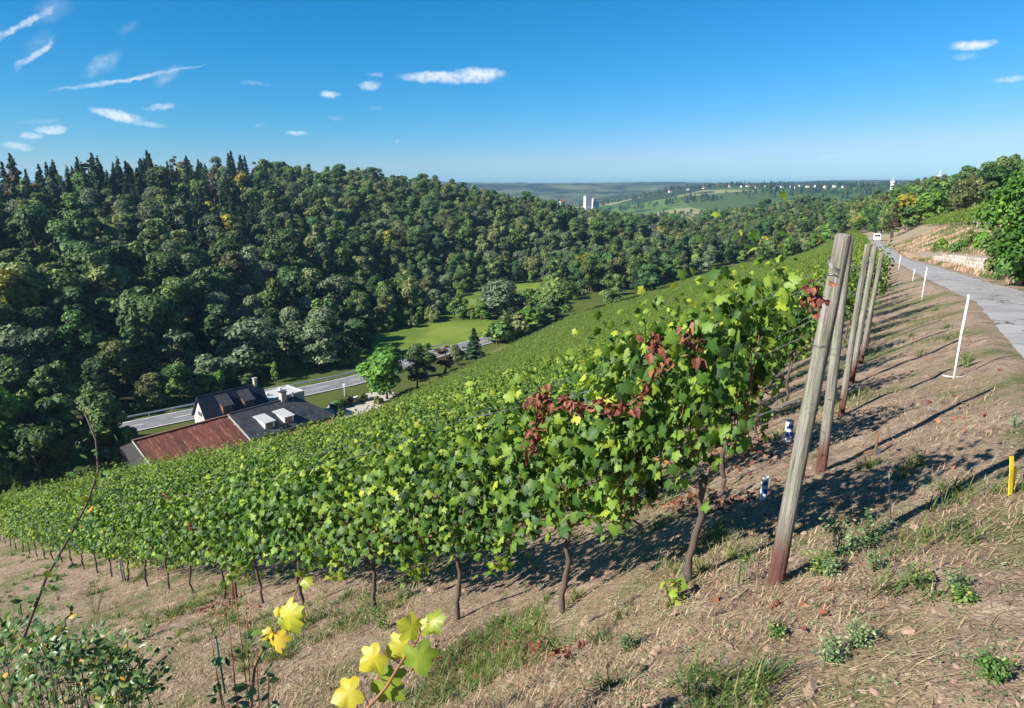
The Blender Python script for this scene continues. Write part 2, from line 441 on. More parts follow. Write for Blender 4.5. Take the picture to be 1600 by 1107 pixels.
ps = N.n('ShaderNodeBsdfPrincipled', ins={'Base Color': c, 'Roughness': .88, 'Specular IOR Level': .2})
N.put(ps, 'Normal', bump(N, N.math('ADD', g1, N.math('MULTIPLY', g2, .6)), .8, .012))
finish(N, ps.outputs[0])

M_wire = plain('galvanised_wire', (.30, .30, .30), .5, .3, 30, metal=.8)
M_steel = plain('galvanised_steel', (.42, .43, .44), .45, .25, 20, metal=.7)
M_white = plain('white_plastic', (.78, .77, .74), .5, .08, 5)
M_yel = plain('yellow_plastic', (.85, .60, .02), .45, .08, 12)
M_blue = plain('blue_print', (.05, .12, .42), .5, .1, 9)
M_rustm = plain('rusty_metal', (.17, .075, .04), .85, .5, 40, bmp=.4)
M_grnmetal = plain('green_stake', (.02, .10, .06), .5, .3, 30)
M_black = plain('black_rubber', (.02, .02, .022), .7, .2, 9)
M_glass = plain('window_glass', (.03, .04, .05), .08, .1, 3, spec=.9)
M_cream = plain('cream_render', (.62, .53, .40), .85, .12, 2.5, bmp=.2)
M_bwhite = plain('white_render', (.74, .73, .70), .85, .08, .6)
M_grey2 = plain('pale_grey_render', (.5, .49, .48), .85, .1, .3)
M_grey = plain('grey_render', (.34, .33, .31), .85, .2, 1.5)
M_shadetimber = plain('tree_shaded_timber', (.03, .026, .026), .8, .3, 5, stretch=(6, 6, 1))  # barn wall timber, base colour darkened to paint in shade from neighbouring trees
M_brown = plain('brown_timber', (.20, .10, .055), .75, .3, 6, stretch=(1, 1, 6))
M_gravel = plain('gravel', (.40, .36, .30), .95, .25, 3, bmp=.4)
M_concrete = plain('concrete', (.45, .43, .40), .9, .2, 2)
M_flat = plain('flat_roof_felt', (.42, .42, .41), .9, .18, .8)
M_redroof = plain('red_roof', (.25, .09, .06), .85, .25, 2, rnd=.3)
M_stone = plain('wall_stone', (.48, .40, .33), .92, .38, 7, bmp=.7, rnd=.35)
M_mortar = plain('wall_fill', (.30, .24, .19), .95, .4, 9, bmp=.6)
M_paint = plain('road_paint', (.75, .75, .73), .7, .12, 4)
M_steelw = plain('white_steel', (.70, .72, .74), .5, .1, 3)
M_pink = plain('grey_felt_plastic', (.10, .10, .11), .6, .3, 20)

# slates and blue slates
def slate(name, col, sx, sz):
    m, N = new_mat(name)
    tco = N.n('ShaderNodeTexCoord').outputs['Object']
    br = N.n('ShaderNodeTexBrick', ins={'Vector': N.n('ShaderNodeMapping', ins={'Vector': tco, 'Scale': (sx, sz, 1)}).outputs[0], 'Scale': 1.0,
             'Color1': tuple(x * .75 for x in col), 'Color2': tuple(x * 1.3 for x in col), 'Mortar': tuple(x * .4 for x in col), 'Mortar Size': .03, 'Brick Width': .5, 'Row Height': .25})
    nz = N.noise(tco, 1.3, 5, .6)
    cc = N.mix(1.0, br.outputs[0], N.ramp(nz, [(.3, (.7, .7, .7)), (.7, (1.25, 1.25, 1.25))]), 'MULTIPLY')
    ps = N.n('ShaderNodeBsdfPrincipled', ins={'Base Color': cc, 'Roughness': .62, 'Specular IOR Level': .3})
    N.put(ps, 'Normal', bump(N, br.outputs[1], .4, -.02))
    finish(N, ps.outputs[0]); return m
M_slate = slate('grey_slate', (.055, .058, .066), 1.0, 1.0)
M_slateblue = slate('blue_slate', (.016, .027, .05), 1.0, 1.0)
# rusty corrugated sheet
m, N = new_mat('rusty_sheet'); M_rust = m
tco = N.n('ShaderNodeTexCoord').outputs['Object']
oi = N.n('ShaderNodeObjectInfo').outputs['Random']
off = N.n('ShaderNodeCombineXYZ', ins={0: N.math('MULTIPLY', oi, 50.0), 1: oi, 2: 0.0}).outputs[0]
v2 = N.n('ShaderNodeVectorMath', operation='ADD', ins={0: tco, 1: off}).outputs[0]
mp = N.n('ShaderNodeMapping', ins={'Vector': v2, 'Scale': (1, .16, .16)}).outputs[0]
st1 = N.noise(mp, 3.4, 7, .78); st2 = N.noise(v2, 1.2, 5, .6)
c = N.ramp(st1, [(.30, (.045, .018, .014)), (.46, (.13, .045, .030)), (.57, (.19, .075, .050)), (.64, (.38, .28, .22)), (.75, (.55, .48, .42))])
c = N.mix(N.math('MULTIPLY', st2, .45), c, (.085, .026, .022))
c = N.mix(1.0, c, N.ramp(oi, [(0, (.75, .75, .75)), (1, (1.3, 1.25, 1.2))]), 'MULTIPLY')
ps = N.n('ShaderNodeBsdfPrincipled', ins={'Base Color': c, 'Roughness': .8, 'Specular IOR Level': .25})
finish(N, ps.outputs[0])
# asphalt
def asphalt(name, col, crack):
    m, N = new_mat(name)
    tco = N.n('ShaderNodeTexCoord').outputs['Object']
    a = N.noise(tco, .55, 5, .6); b = N.noise(tco, 60, 3, .7); d = N.noise(tco, 3.0, 4, .6)
    c = N.mix(N.sstep(a, .3, .7), tuple(x * .8 for x in col), tuple(x * 1.2 for x in col))
    c = N.mix(N.math('MULTIPLY', b, .5), c, tuple(x * .5 for x in col))
    if crack:
        vo = N.n('ShaderNodeTexVoronoi', feature='DISTANCE_TO_EDGE', ins={'Vector': N.n('ShaderNodeVectorMath', operation='ADD', ins={0: tco, 1: N.n('ShaderNodeTexNoise', ins={'Vector': tco, 'Scale': 2.0}).outputs[1]}).outputs[0], 'Scale': .55})
        c = N.mix(N.math('SUBTRACT', 1.0, N.sstep(vo.outputs[0], .004, .02)), c, (.04, .036, .03))
        c = N.mix(N.math('MULTIPLY', N.sstep(d, .55, .72), .55), c, (.33, .27, .21))
    ps = N.n('ShaderNodeBsdfPrincipled', ins={'Base Color': c, 'Roughness': .9, 'Specular IOR Level': .25})
    N.put(ps, 'Normal', bump(N, b, .5, .006))
    finish(N, ps.outputs[0]); return m
M_path = asphalt('path_asphalt', (.36, .345, .33), True)
M_road = asphalt('road_asphalt', (.20, .20, .205), False)

# ground
m, N = new_mat('ground_soil'); M_ground = m
pos = N.n('ShaderNodeNewGeometry').outputs['Position']
zn = N.n('ShaderNodeSeparateColor', ins={0: N.n('ShaderNodeAttribute', attribute_name='zone').outputs['Color']})
zalpha = N.n('ShaderNodeAttribute', attribute_name='zone').outputs['Alpha']
n1 = N.noise(pos, .7, 6, .62); n2 = N.noise(pos, 5.0, 6, .68); n3 = N.noise(pos, 38, 5, .7); n4 = N.noise(pos, .22, 4, .6)
soil = N.ramp(n2, [(.28, (.11, .070, .052)), (.45, (.28, .195, .140)), (.6, (.41, .305, .215)), (.78, (.52, .41, .29))])
soil = N.mix(N.math('MULTIPLY', N.sstep(n3, .5, .68), .6), soil, (.52, .43, .31))
soil = N.mix(N.math('MULTIPLY', N.sstep(n3, .44, .3), .55), soil, (.10, .065, .045))
dry = N.ramp(n3, [(.3, (.14, .115, .06)), (.5, (.30, .25, .14)), (.7, (.46, .39, .24))])
soil = N.mix(N.math('MULTIPLY', N.sstep(n1, .46, .62), .7), soil, dry)
gr = N.ramp(n3, [(.3, (.03, .06, .015)), (.6, (.11, .16, .04)), (.8, (.22, .24, .09))])
gmask = N.math('MULTIPLY', N.sstep(N.math('ADD', n1, N.math('MULTIPLY', n2, .35)), .66, .82), .75)
soil = N.mix(gmask, soil, gr)
mead = N.mix(N.sstep(N.noise(pos, .06, 4, .6), .35, .65), (.085, .15, .020), (.19, .25, .035))
mead = N.mix(N.math('MULTIPLY', N.noise(pos, .6, 4, .6), .5), mead, (.13, .16, .025))
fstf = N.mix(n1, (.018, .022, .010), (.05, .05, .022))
vo = N.n('ShaderNodeTexVoronoi', feature='F1', ins={'Vector': N.n('ShaderNodeMapping', ins={'Vector': pos, 'Scale': (.005, .0042, .0)}).outputs[0], 'Scale': 1.0, 'Randomness': .9})
fieldc = N.ramp(N.n('ShaderNodeSeparateColor', ins={0: vo.outputs['Color']}).outputs[0], [(0, (.05, .11, .022)), (.3, (.09, .15, .03)), (.5, (.24, .23, .10)), (.62, (.06, .10, .025)), (.8, (.20, .17, .09)), (.92, (.03, .05, .018))], 'CONSTANT')
fieldc = N.mix(N.math('MULTIPLY', N.sstep(N.noise(pos, .012, 5, .65), .52, .6), .9), fieldc, (.025, .045, .018))
wds = N.mix(N.sstep(N.noise(pos, .0035, 8, .72), .42, .62), (.012, .028, .012), (.13, .15, .06))
c = N.mix(zn.outputs[0], soil, mead)
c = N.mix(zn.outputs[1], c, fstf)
c = N.mix(zn.outputs[2], c, fieldc)
c = N.mix(N.math('SUBTRACT', 1.0, zalpha), c, wds)
ps = N.n('ShaderNodeBsdfPrincipled', ins={'Base Color': c, 'Roughness': .95, 'Specular IOR Level': .12})
bh = N.math('ADD', N.math('MULTIPLY', n2, .7), N.math('MULTIPLY', n3, .45))
N.put(ps, 'Normal', bump(N, bh, 1.0, .09))
finish(N, ps.outputs[0])

# ------------------------------------------------------------------ ground mesh (polar sheet round the viewpoint)
radii = np.geomspace(.45, 9500, 452)
ang = np.radians(np.concatenate([np.linspace(-56, 56, 520), np.linspace(60, 300, 60)]))
RR, AA = np.meshgrid(radii, ang, indexing='ij')
X, Y = RR * np.sin(AA), RR * np.cos(AA)
Z = H(X.ravel(), Y.ravel(), cut=.05).reshape(X.shape)
nr, na = X.shape
V = np.stack([X, Y, Z], -1).reshape(-1, 3)
i = np.arange(nr - 1)[:, None] * na; j = np.arange(na)[None, :]; k = (j + 1) % na
F = np.stack([i + j, i + na + j, i + na + k, i + k], -1).reshape(-1, 4)
V = np.concatenate([V, [[0, 0, Hs(0, 0.05)]]])
cc = len(V) - 1
F3 = np.stack([np.full(na, cc), np.arange(na), (np.arange(na) + 1) % na], -1)
xs, ys = V[:, 0], V[:, 1]
_, s_, c_, st_ = z_slope(xs, ys)
sf_ = st_ + floor_w(c_)
r_ = np.hypot(xs, ys)
mead_ = sst(s_, st_ - 3, st_ + 2) * (1 - sst(r_, 500, 800))
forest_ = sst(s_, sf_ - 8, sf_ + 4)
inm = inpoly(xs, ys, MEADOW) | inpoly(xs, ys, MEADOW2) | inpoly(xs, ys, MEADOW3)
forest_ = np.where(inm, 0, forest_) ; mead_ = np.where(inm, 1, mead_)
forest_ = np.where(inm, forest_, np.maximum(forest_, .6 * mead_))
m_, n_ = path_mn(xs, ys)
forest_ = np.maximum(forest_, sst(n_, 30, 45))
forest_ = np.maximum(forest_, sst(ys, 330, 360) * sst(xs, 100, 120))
field_ = sst(r_, 800, 1000)
woods_ = sst(r_, 2150, 2350)
zone = np.stack([mead_, forest_ * (1 - field_), field_, 1 - woods_], -1)
gme = mk_mesh('ground', V, [F, F3], M_ground, smooth=True, cattr=zone)
link('ground', gme, kind='structure')

# ------------------------------------------------------------------ path and road strips
def strip(name, pts, w0, w1, zoff, mat, zf, step=1.0):
    """strip of the polyline, from offset w0 to w1 on its right side"""
    pts = np.asarray(pts, float); seg = np.linalg.norm(np.diff(pts, axis=0), axis=1); cum = np.concatenate([[0], np.cumsum(seg)])
    n = max(2, int(cum[-1] / step)); t = np.linspace(0, cum[-1], n)
    P = np.stack([np.interp(t, cum, pts[:, 0]), np.interp(t, cum, pts[:, 1])], -1)
    kk = max(1, int(4 / step))
    ker = np.ones(2 * kk + 1) / (2 * kk + 1)
    if n > 4 * kk:
        Pp = np.concatenate([np.repeat(P[:1], kk, 0), P, np.repeat(P[-1:], kk, 0)])
        Q = np.stack([np.convolve(Pp[:, 0], ker, 'valid'), np.convolve(Pp[:, 1], ker, 'valid')], -1)
        P[kk:-kk] = Q[kk:-kk]
    T = np.gradient(P, axis=0); T /= np.linalg.norm(T, axis=1)[:, None]
    Nn = np.stack([T[:, 1], -T[:, 0]], -1)
    nc = max(2, int(abs(w1 - w0) / .6) + 1)
    ws = np.linspace(w0, w1, nc)
    G = P[:, None, :] + ws[None, :, None] * Nn[:, None, :]
    edge = np.zeros((n, nc)); 
    edge[:, 0] = edge[:, -1] = 1
    wob = (vnoise(G[..., 0] * 1.3, G[..., 1] * 1.3, 9) * .22) * edge * (step < .6)
    G = G + wob[..., None] * Nn[:, None, :]
    Zz = zf(G[..., 0].ravel(), G[..., 1].ravel()).reshape(n, nc) + zoff
    if step < .6:
        Zz[:, 0] -= .045; Zz[:, -1] -= .045
    Vv = np.concatenate([G, Zz[..., None]], -1).reshape(-1, 3)
    i = np.arange(n - 1)[:, None] * nc; j = np.arange(nc - 1)[None, :]
    Ff = np.stack([i + j, i + j + 1, i + nc + j + 1, i + nc + j], -1).reshape(-1, 4)
    return mk_mesh(name, Vv, Ff, mat, smooth=True)
link('path', strip('path', PATH[1:], 0, 2.3, .015, M_path, lambda x, y: H(x, y, micro=False), .4), kind='structure')
flat = lambda x, y: np.full(np.shape(x), FLOOR)
link('road', strip('road', ROAD, -3.4, 3.4, .16, M_road, flat, 2.0), kind='structure')
lm = strip('road_edge_line', ROAD, -3.1, -2.95, .17, M_paint, flat, 2.0)
ro = bpy.data.objects['road']
link('edge_line', lm, ro); link('edge_line', strip('road_edge_line', ROAD, 2.95, 3.1, .17, M_paint, flat, 2.0), ro)
cumr = np.concatenate([[0], np.cumsum(np.linalg.norm(np.diff(ROAD, axis=0), axis=1))])
def on_road(t): return np.array([np.interp(t, cumr, ROAD[:, 0]), np.interp(t, cumr, ROAD[:, 1])])
for t in np.arange(70, 200, 9.0):
    link('centre_dash', strip('centre_dash', [on_road(t), on_road(t + 4)], -.08, .08, .17, M_paint, flat, 1.0), ro)
yard_pts = [px_at_z(u, v, FLOOR)[:2] for u, v in [(500, 652), (515, 632), (545, 622), (580, 614), (612, 610), (618, 618), (590, 640), (540, 655)]]
Vy = np.array([[p[0], p[1], FLOOR + .08] for p in yard_pts])
cen = Vy.mean(0)
Vy = np.concatenate([Vy, [cen]])
link('courtyard', mk_mesh('courtyard', Vy, np.array([[8, (a + 1) % 8, a] for a in range(8)]), M_gravel), kind='structure')

# guard rail along the far side of the road
gr_ = link('guard_rail', None, loc=(on_road(60)[0], on_road(60)[1], FLOOR), label='grey steel guard rail along the far edge of the valley road', cat='guard rail')
rp = np.array([on_road(t) for t in np.arange(60, 190, 4.0)])
Tn = np.gradient(rp, axis=0); Tn /= np.linalg.norm(Tn, axis=1)[:, None]
rp = rp + np.stack([-Tn[:, 1], Tn[:, 0]], -1) * 4.3 - np.array(gr_.location[:2])
Vv = []
for (x, y) in rp: Vv += [[x, y, .55], [x, y, .85]]
Vv = np.array(Vv); nn = len(rp)
ff = np.array([[2 * a, 2 * a + 2, 2 * a + 3, 2 * a + 1] for a in range(nn - 1)])
me = mk_mesh('rail_beam', np.concatenate([Vv, Vv + [.04, -.04, 0]]), np.concatenate([ff, ff[:, ::-1] + 2 * nn, np.array([[2 * a + 1, 2 * a + 3, 2 * nn + 2 * a + 3, 2 * nn + 2 * a + 1] for a in range(nn - 1)])]), M_steelw)
link('rail_beam', me, gr_)
pme = mk_mesh('rail_post', *box(-.06, .06, -.06, .06, 0, .8), M_steel)
for (x, y) in rp[::1]:
    link('rail_post', pme, gr_, loc=(x - .1, y + .1, 0))

# ------------------------------------------------------------------ geometry-node scatter for what nobody could count
def gn_scatter(name, pts, rotz, scl, idx, sources, label=None, cat=None):
    lib = bpy.data.collections.new(name + '_sources')
    for q, me in enumerate(sources):
        lib.objects.link(bpy.data.objects.new('%s_source_%02d' % (name, q), me))
    me = bpy.data.meshes.new(name)
    pts = np.asarray(pts, np.float32)
    me.vertices.add(len(pts)); me.vertices.foreach_set('co', pts.ravel())
    rv = np.zeros((len(pts), 3), np.float32); rv[:, 2] = rotz
    a = me.attributes.new('rot', 'FLOAT_VECTOR', 'POINT'); a.data.foreach_set('vector', rv.ravel())
    a = me.attributes.new('scl', 'FLOAT', 'POINT'); a.data.foreach_set('value', np.asarray(scl, np.float32))
    a = me.attributes.new('pick', 'INT', 'POINT'); a.data.foreach_set('value', np.asarray(idx, np.int32))
    o = link(name, me, label=label, cat=cat, kind='stuff')
    g = bpy.data.node_groups.new(name, 'GeometryNodeTree')
    g.interface.new_socket('Geometry', in_out='INPUT', socket_type='NodeSocketGeometry')
    g.interface.new_socket('Geometry', in_out='OUTPUT', socket_type='NodeSocketGeometry')
    nd, L = g.nodes, g.links
    gi, go = nd.new('NodeGroupInput'), nd.new('NodeGroupOutput')
    ci = nd.new('GeometryNodeCollectionInfo'); ci.inputs[0].default_value = lib; ci.inputs[1].default_value = True; ci.inputs[2].default_value = True
    ip = nd.new('GeometryNodeInstanceOnPoints')
    def att(nm, ty):
        x = nd.new('GeometryNodeInputNamedAttribute'); x.data_type = ty; x.inputs[0].default_value = nm
        return x.outputs[0]
    L.new(gi.outputs[0], ip.inputs['Points']); L.new(ci.outputs[0], ip.inputs['Instance'])
    ip.inputs['Pick Instance'].default_value = True
    L.new(att('pick', 'INT'), ip.inputs['Instance Index'])
    L.new(att('rot', 'FLOAT_VECTOR'), ip.inputs['Rotation'])
    L.new(att('scl', 'FLOAT'), ip.inputs['Scale'])
    L.new(ip.outputs[0], go.inputs[0])
    md = o.modifiers.new('scatter', 'NODES'); md.node_group = g
    return o

# ------------------------------------------------------------------ leaf templates
half = [(.0, .09), (.13, -.05), (.33, -.08), (.46, .07), (.40, .22), (.59, .42), (.54, .57), (.31, .56), (.29, .73), (.13, .85)]
outl = half + [(0, 1.0)] + [(-x, y) for x, y in half[:0:-1]]
outl = np.array(outl)
LV = np.concatenate([[[0, .34, .03]], np.c_[outl, -.42 * outl[:, 0] ** 2 - .3 * np.maximum(outl[:, 1] - .35, 0) ** 2]])
LTM = np.concatenate([[.07], np.where(np.arange(len(outl)) % 2 == 0, .05, -.08)])
LV[1::2, 2] -= .05
nO = len(outl)
LF = np.array([[0, 1 + a, 1 + (a + 1) % nO] for a in range(nO)])[:, ::-1].copy()
LF = LF[:, ::-1]
half2 = np.array([(0, .05), (.40, -.02), (.53, .42), (.32, .66), (0, 1), (-.32, .66), (-.53, .42), (-.40, -.02)])
LV2 = np.concatenate([[[0, .35, .04]], np.c_[half2, -.5 * half2[:, 0] ** 2 - .2 * np.maximum(half2[:, 1] - .4, 0)]])
LF2 = np.array([[0, 1 + a, 1 + (a + 1) % 8] for a in range(8)])
LV3 = np.array([[0, 0, 0], [.48, .42, -.06], [0, 1, -.08], [-.48, .42, -.06]]); LF3 = np.array([[0, 1, 2], [0, 2, 3]])
ELL = np.array([[0, 0, 0], [.26, .35, -.04], [.2, .7, -.05], [0, 1, -.08], [-.2, .7, -.05], [-.26, .35, -.04], [0, .5, .02]])
ELLF = np.array([[6, a, (a + 1) % 6] for a in range(6)])

# ------------------------------------------------------------------ vines
KS = .42
def vine_leaves(seed, nshoot, extra, size, zlo=.76, zhi=1.68, wid=1.2, thick=.17):
    rng = np.random.default_rng(seed)
    P, N_, T, S, Ti = [], [], [], [], []
    shoots = []
    for a in range(nshoot):
        x0 = rng.uniform(-wid / 2, wid / 2); y0 = rng.normal(0, .05)
        top = zhi * rng.uniform(.86, 1.1) if rng.random() < .85 else zhi * 1.18
        lx, ly = rng.normal(0, .10), rng.normal(0, .07)
        n = int((top - zlo) / .062)
        zz = np.linspace(zlo + .02, top, n); f = (zz - zlo) / (top - zlo)
        sx, sy = x0 + lx * f, y0 + ly * f
        shoots.append(np.stack([sx[::4], sy[::4], zz[::4]], -1))
        sgn = np.where(rng.random(n) < .5, -1, 1)
        off = rng.uniform(.03, thick * 1.15, n)
        P.append(np.stack([sx + rng.normal(0, .06, n), sy + sgn * off, zz + rng.normal(0, .03, n)], -1))
        nn = np.stack([rng.normal(0, .65, n), sgn * (.75 - .35 * f) + rng.normal(0, .35, n), .35 + .6 * f + rng.normal(0, .5, n)], -1); N_.append(nn)
        T.append(np.stack([rng.normal(0, .5, n), sgn * .25 + rng.normal(0, .2, n), -1 + .5 * rng.random(n)], -1))
        S.append(size * rng.uniform(.7, 1.2, n) * (1 - .35 * np.maximum(f - .75, 0) * 4 * rng.random(n)))
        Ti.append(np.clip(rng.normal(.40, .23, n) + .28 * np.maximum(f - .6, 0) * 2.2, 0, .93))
    n = extra
    zz = rng.uniform(zlo - .06, zhi * .95, n); sgn = np.where(rng.random(n) < .5, -1, 1)
    P.append(np.stack([rng.uniform(-wid / 2 - .05, wid / 2 + .05, n), sgn * np.abs(rng.normal(thick, .06, n)), zz], -1))
    N_.append(np.stack([rng.normal(0, .65, n), .8 * sgn + rng.normal(0, .35, n), .45 + rng.normal(0, .5, n)], -1))
    T.append(np.stack([rng.normal(0, .5, n), sgn * .2, -np.ones(n)], -1)); S.append(size * rng.uniform(.7, 1.25, n)); Ti.append(np.clip(rng.normal(.36, .24, n), 0, .9))
    # a hanging lateral
    hx = rng.uniform(-wid / 2, wid / 2); n = max(4, extra // 12)
    zz = np.linspace(zlo, zlo - .38 * rng.random() - .1, n)
    P.append(np.stack([hx + rng.normal(0, .06, n), rng.normal(0, .1, n), zz], -1)); N_.append(rng.normal(0, .5, (n, 3)) + [0, 0, .5])
    T.append(np.tile([0, 0, -1.], (n, 1)) + rng.normal(0, .3, (n, 3))); S.append(size * rng.uniform(.6, 1.0, n)); Ti.append(rng.uniform(.45, .95, n))
    P, N_, T, S, Ti = map(np.concatenate, (P, N_, T, S, Ti))
    yl = rng.random(len(Ti)) < .004; Ti[yl] = 1.0
    P[:, 2] -= KS * P[:, 0]
    for sh in shoots: sh[:, 2] -= KS * sh[:, 0]
    return P, N_, T, S, Ti, shoots
def vine_meshes(seed, lod):
    if lod == 0: P, N_, T, S, Ti, sh = vine_leaves(seed, 32, 600, .066); tv, tf = LV, LF
    elif lod == 1: P, N_, T, S, Ti, sh = vine_leaves(seed, 28, 480, .071); tv, tf = LV2, LF2
    else: P, N_, T, S, Ti, sh = vine_leaves(seed, 16, 230, .100); tv, tf = LV3, LF3
    V, F, t = scatter(tv, tf, frames(N_, T), P, S, Ti)
    if lod == 0: t = np.clip(t + np.tile(LTM, len(P)), 0, 1)
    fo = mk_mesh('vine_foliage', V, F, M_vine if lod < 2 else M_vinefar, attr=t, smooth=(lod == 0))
    rng = np.random.default_rng(seed + 99)
    n = 12; zz = np.linspace(-.12, .74, n)
    pts = np.stack([np.cumsum(rng.normal(0, .013, n)) + rng.normal(0, .006, n), np.cumsum(rng.normal(0, .010, n)) + rng.normal(0, .005, n), zz], -1); pts -= [pts[1, 0], pts[1, 1], 0]
    rr = np.linspace(.020, .015, n) * rng.uniform(.72, 1.35, n); rr[-1] *= 1.6
    lst = [(pts, rr, 7)]
    tk = tubes_mesh('vine_trunk', lst, M_bark)
    head = pts[-1]
    canes = []
    for sg in (-1, 1):
        x = np.linspace(0, sg * .58, 6)
        canes.append((np.stack([head[0] + x, np.full(6, head[1]), head[2] + .12 * np.sin(np.linspace(0, np.pi, 6)) - KS * x], -1), np.linspace(.011, .007, 6), 5))
    if lod < 2:
        for s_ in sh:
            if len(s_) > 3: s_ = s_[:max(2, int(len(s_) * .72))]; canes.append((s_, np.linspace(.0055, .003, len(s_)), 4))
    cm = tubes_mesh('vine_cane', canes, M_cane)
    return tk, cm, fo, (P, N_, T, S, Ti)
VN = {0: [vine_meshes(100 + a, 0) for a in range(6)], 1: [vine_meshes(200 + a, 1) for a in range(5)], 2: [vine_meshes(300 + a, 2) for a in range(5)]}
def hedge_mesh(seed):
    P, N_, T, S, Ti, sh = vine_leaves(seed, 8, 90, .165, thick=.2)
    V, F, t = scatter(LV3, LF3, frames(N_, T), P, S, Ti)
    return mk_mesh('far_vine', V, F, M_vinefar, attr=t)
HEDGE = [hedge_mesh(400 + a) for a in range(8)]
ROTROW = math.atan2(ROWD[1], ROWD[0])
NROWS = 165
row_start = []
for j in range(NROWS):
    b = P1 + HD * 2.15 * j
    r = np.linspace(-25, 60, 860)
    m_, n_ = path_mn(b[0] + ROWD[0] * r, b[1] + ROWD[1] * r)
    ok = n_ <= -1.3
    r0 = r[np.argmax(ok)] if ok.any() else 0
    row_start.append(b + ROWD * (r0 if j > 5 else 0))
vines = []
for j in range(NROWS):
    b = row_start[j]
    rr = np.concatenate([[.54, 1.48, 2.6, 3.84, 5.2], np.arange(6.35, 160, 1.2)]) if j == 0 else np.arange(.6 + .3 * RNG.random(), 160, 1.2)
    x, y = b[0] + ROWD[0] * rr, b[1] + ROWD[1] * rr
    _, s, c, st = z_slope(x, y)
    keep = (s < st - 6) & ~((s > st - 20) & (c > 8) & (c < 66))
    xx, yy, ri = x[keep], y[keep], np.nonzero(keep)[0]
    vines += [(a, b_, j, q) for a, b_, q in zip(xx, yy, ri)]
vines = np.array(vines)
VZ = H(vines[:, 0], vines[:, 1])
uu, vv, dd = proj(np.c_[vines[:, 0], vines[:, 1], VZ + 1.3])
infr = (dd > 0) & (uu > -140) & (uu < 1740)
vines, VZ, uu, dd = vines[infr], VZ[infr], uu[infr], dd[infr]
order = np.argsort(dd + 1.2 * vines[:, 2])      # rows behind are mostly hidden
ind, rest = order[:290], order[290:]
ORD = ['first', 'second', 'third', 'fourth', 'fifth', 'sixth', 'seventh', 'eighth', 'ninth', 'tenth', 'eleventh', 'twelfth']
TENS = ['', '', 'twent', 'thirt', 'fort', 'fift', 'sixt', 'sevent', 'eight', 'ninet']
TEENS = ORD + ['thirteenth', 'fourteenth', 'fifteenth', 'sixteenth', 'seventeenth', 'eighteenth', 'nineteenth']
def ordinal(q):
    if q < 19: return TEENS[q]
    t, u = divmod(q + 1, 10)
    if t >= 10: return 'very far'
    return TENS[t] + 'ieth' if u == 0 else TENS[t] + 'y-' + TEENS[u - 1]
def place_vine(x, y, z, j, q, d, gi):
    lod = 0 if d < 10.5 else (1 if d < 22 else 2)
    tk, cm, fo, leaves = VN[lod][(int(q) * 5 + int(j) * 3 + gi) % len(VN[lod])]
    j, q = int(j), int(q)
    lab = '%s grapevine from the end post in the nearest row' % ordinal(q) if j == 0 else '%s grapevine down from the path in the %s vine row' % (ordinal(q), ordinal(j))
    e = link('grapevine', None, loc=(x, y, z - .02), rotz=ROTROW, label=lab, cat='grapevine', group='grapevines in the vineyard rows')
    link('trunk', tk, e); co = link('cane', cm, e)
    if q == 0: co.location.x = .12; co.scale.x = .72
    o = link('foliage', fo, e, kind='stuff')
    if q == 0: o.location.x = .12
    o.scale = (.72 if q == 0 else 1, 1 if (q + j) % 2 else -1, 1 + .05 * math.sin(q * 1.7 + j))
    return e
leaf_src = [mk_mesh('leaf', LV * 1.0, LF, M_vine, attr=np.clip(tval + LTM, 0, 1), smooth=True) for tval in (.25, .4, .55, .7, .85)]
for gi, a in enumerate(ind):
    x, y, j, q = vines[a]
    e = place_vine(x, y, VZ[a], j, q, dd[a], gi)
    if j == 0 and q < 5:                       # leaves near enough to pick apart
        P, N_, T, S, Ti, _ = vine_leaves(900 + int(q), 5, 40, .072)
        P[:, 1] *= np.sign(P[:, 1]) ; P[:, 1] += .035        # on the side towards the sunny headland
        N_[:, 1] = np.abs(N_[:, 1])
        R_ = frames(N_, T)
        for b in [b_ for b_ in RNG.permutation(len(P)) if q > 0 or P[b_][0] > -.2][:70]:
            M4 = Matrix([[R_[b][r_][0] * S[b], R_[b][r_][1] * S[b], R_[b][r_][2] * S[b], P[b][r_]] for r_ in range(3)] + [[0, 0, 0, 1]])
            lo = link('leaf', leaf_src[int(Ti[b] * 4.9) % 5], e)
            lo.matrix_basis = M4
xr, yr = vines[rest, 0], vines[rest, 1]
gn_scatter('distant_vines', np.c_[xr, yr, VZ[rest] - .02], np.full(len(rest), ROTROW) + np.where(RNG.random(len(rest)) < .5, 0, 0), RNG.uniform(.9, 1.12, len(rest)), RNG.integers(0, 8, len(rest)), HEDGE,
           'dense green vine rows covering the slope down to the valley', 'vineyard')

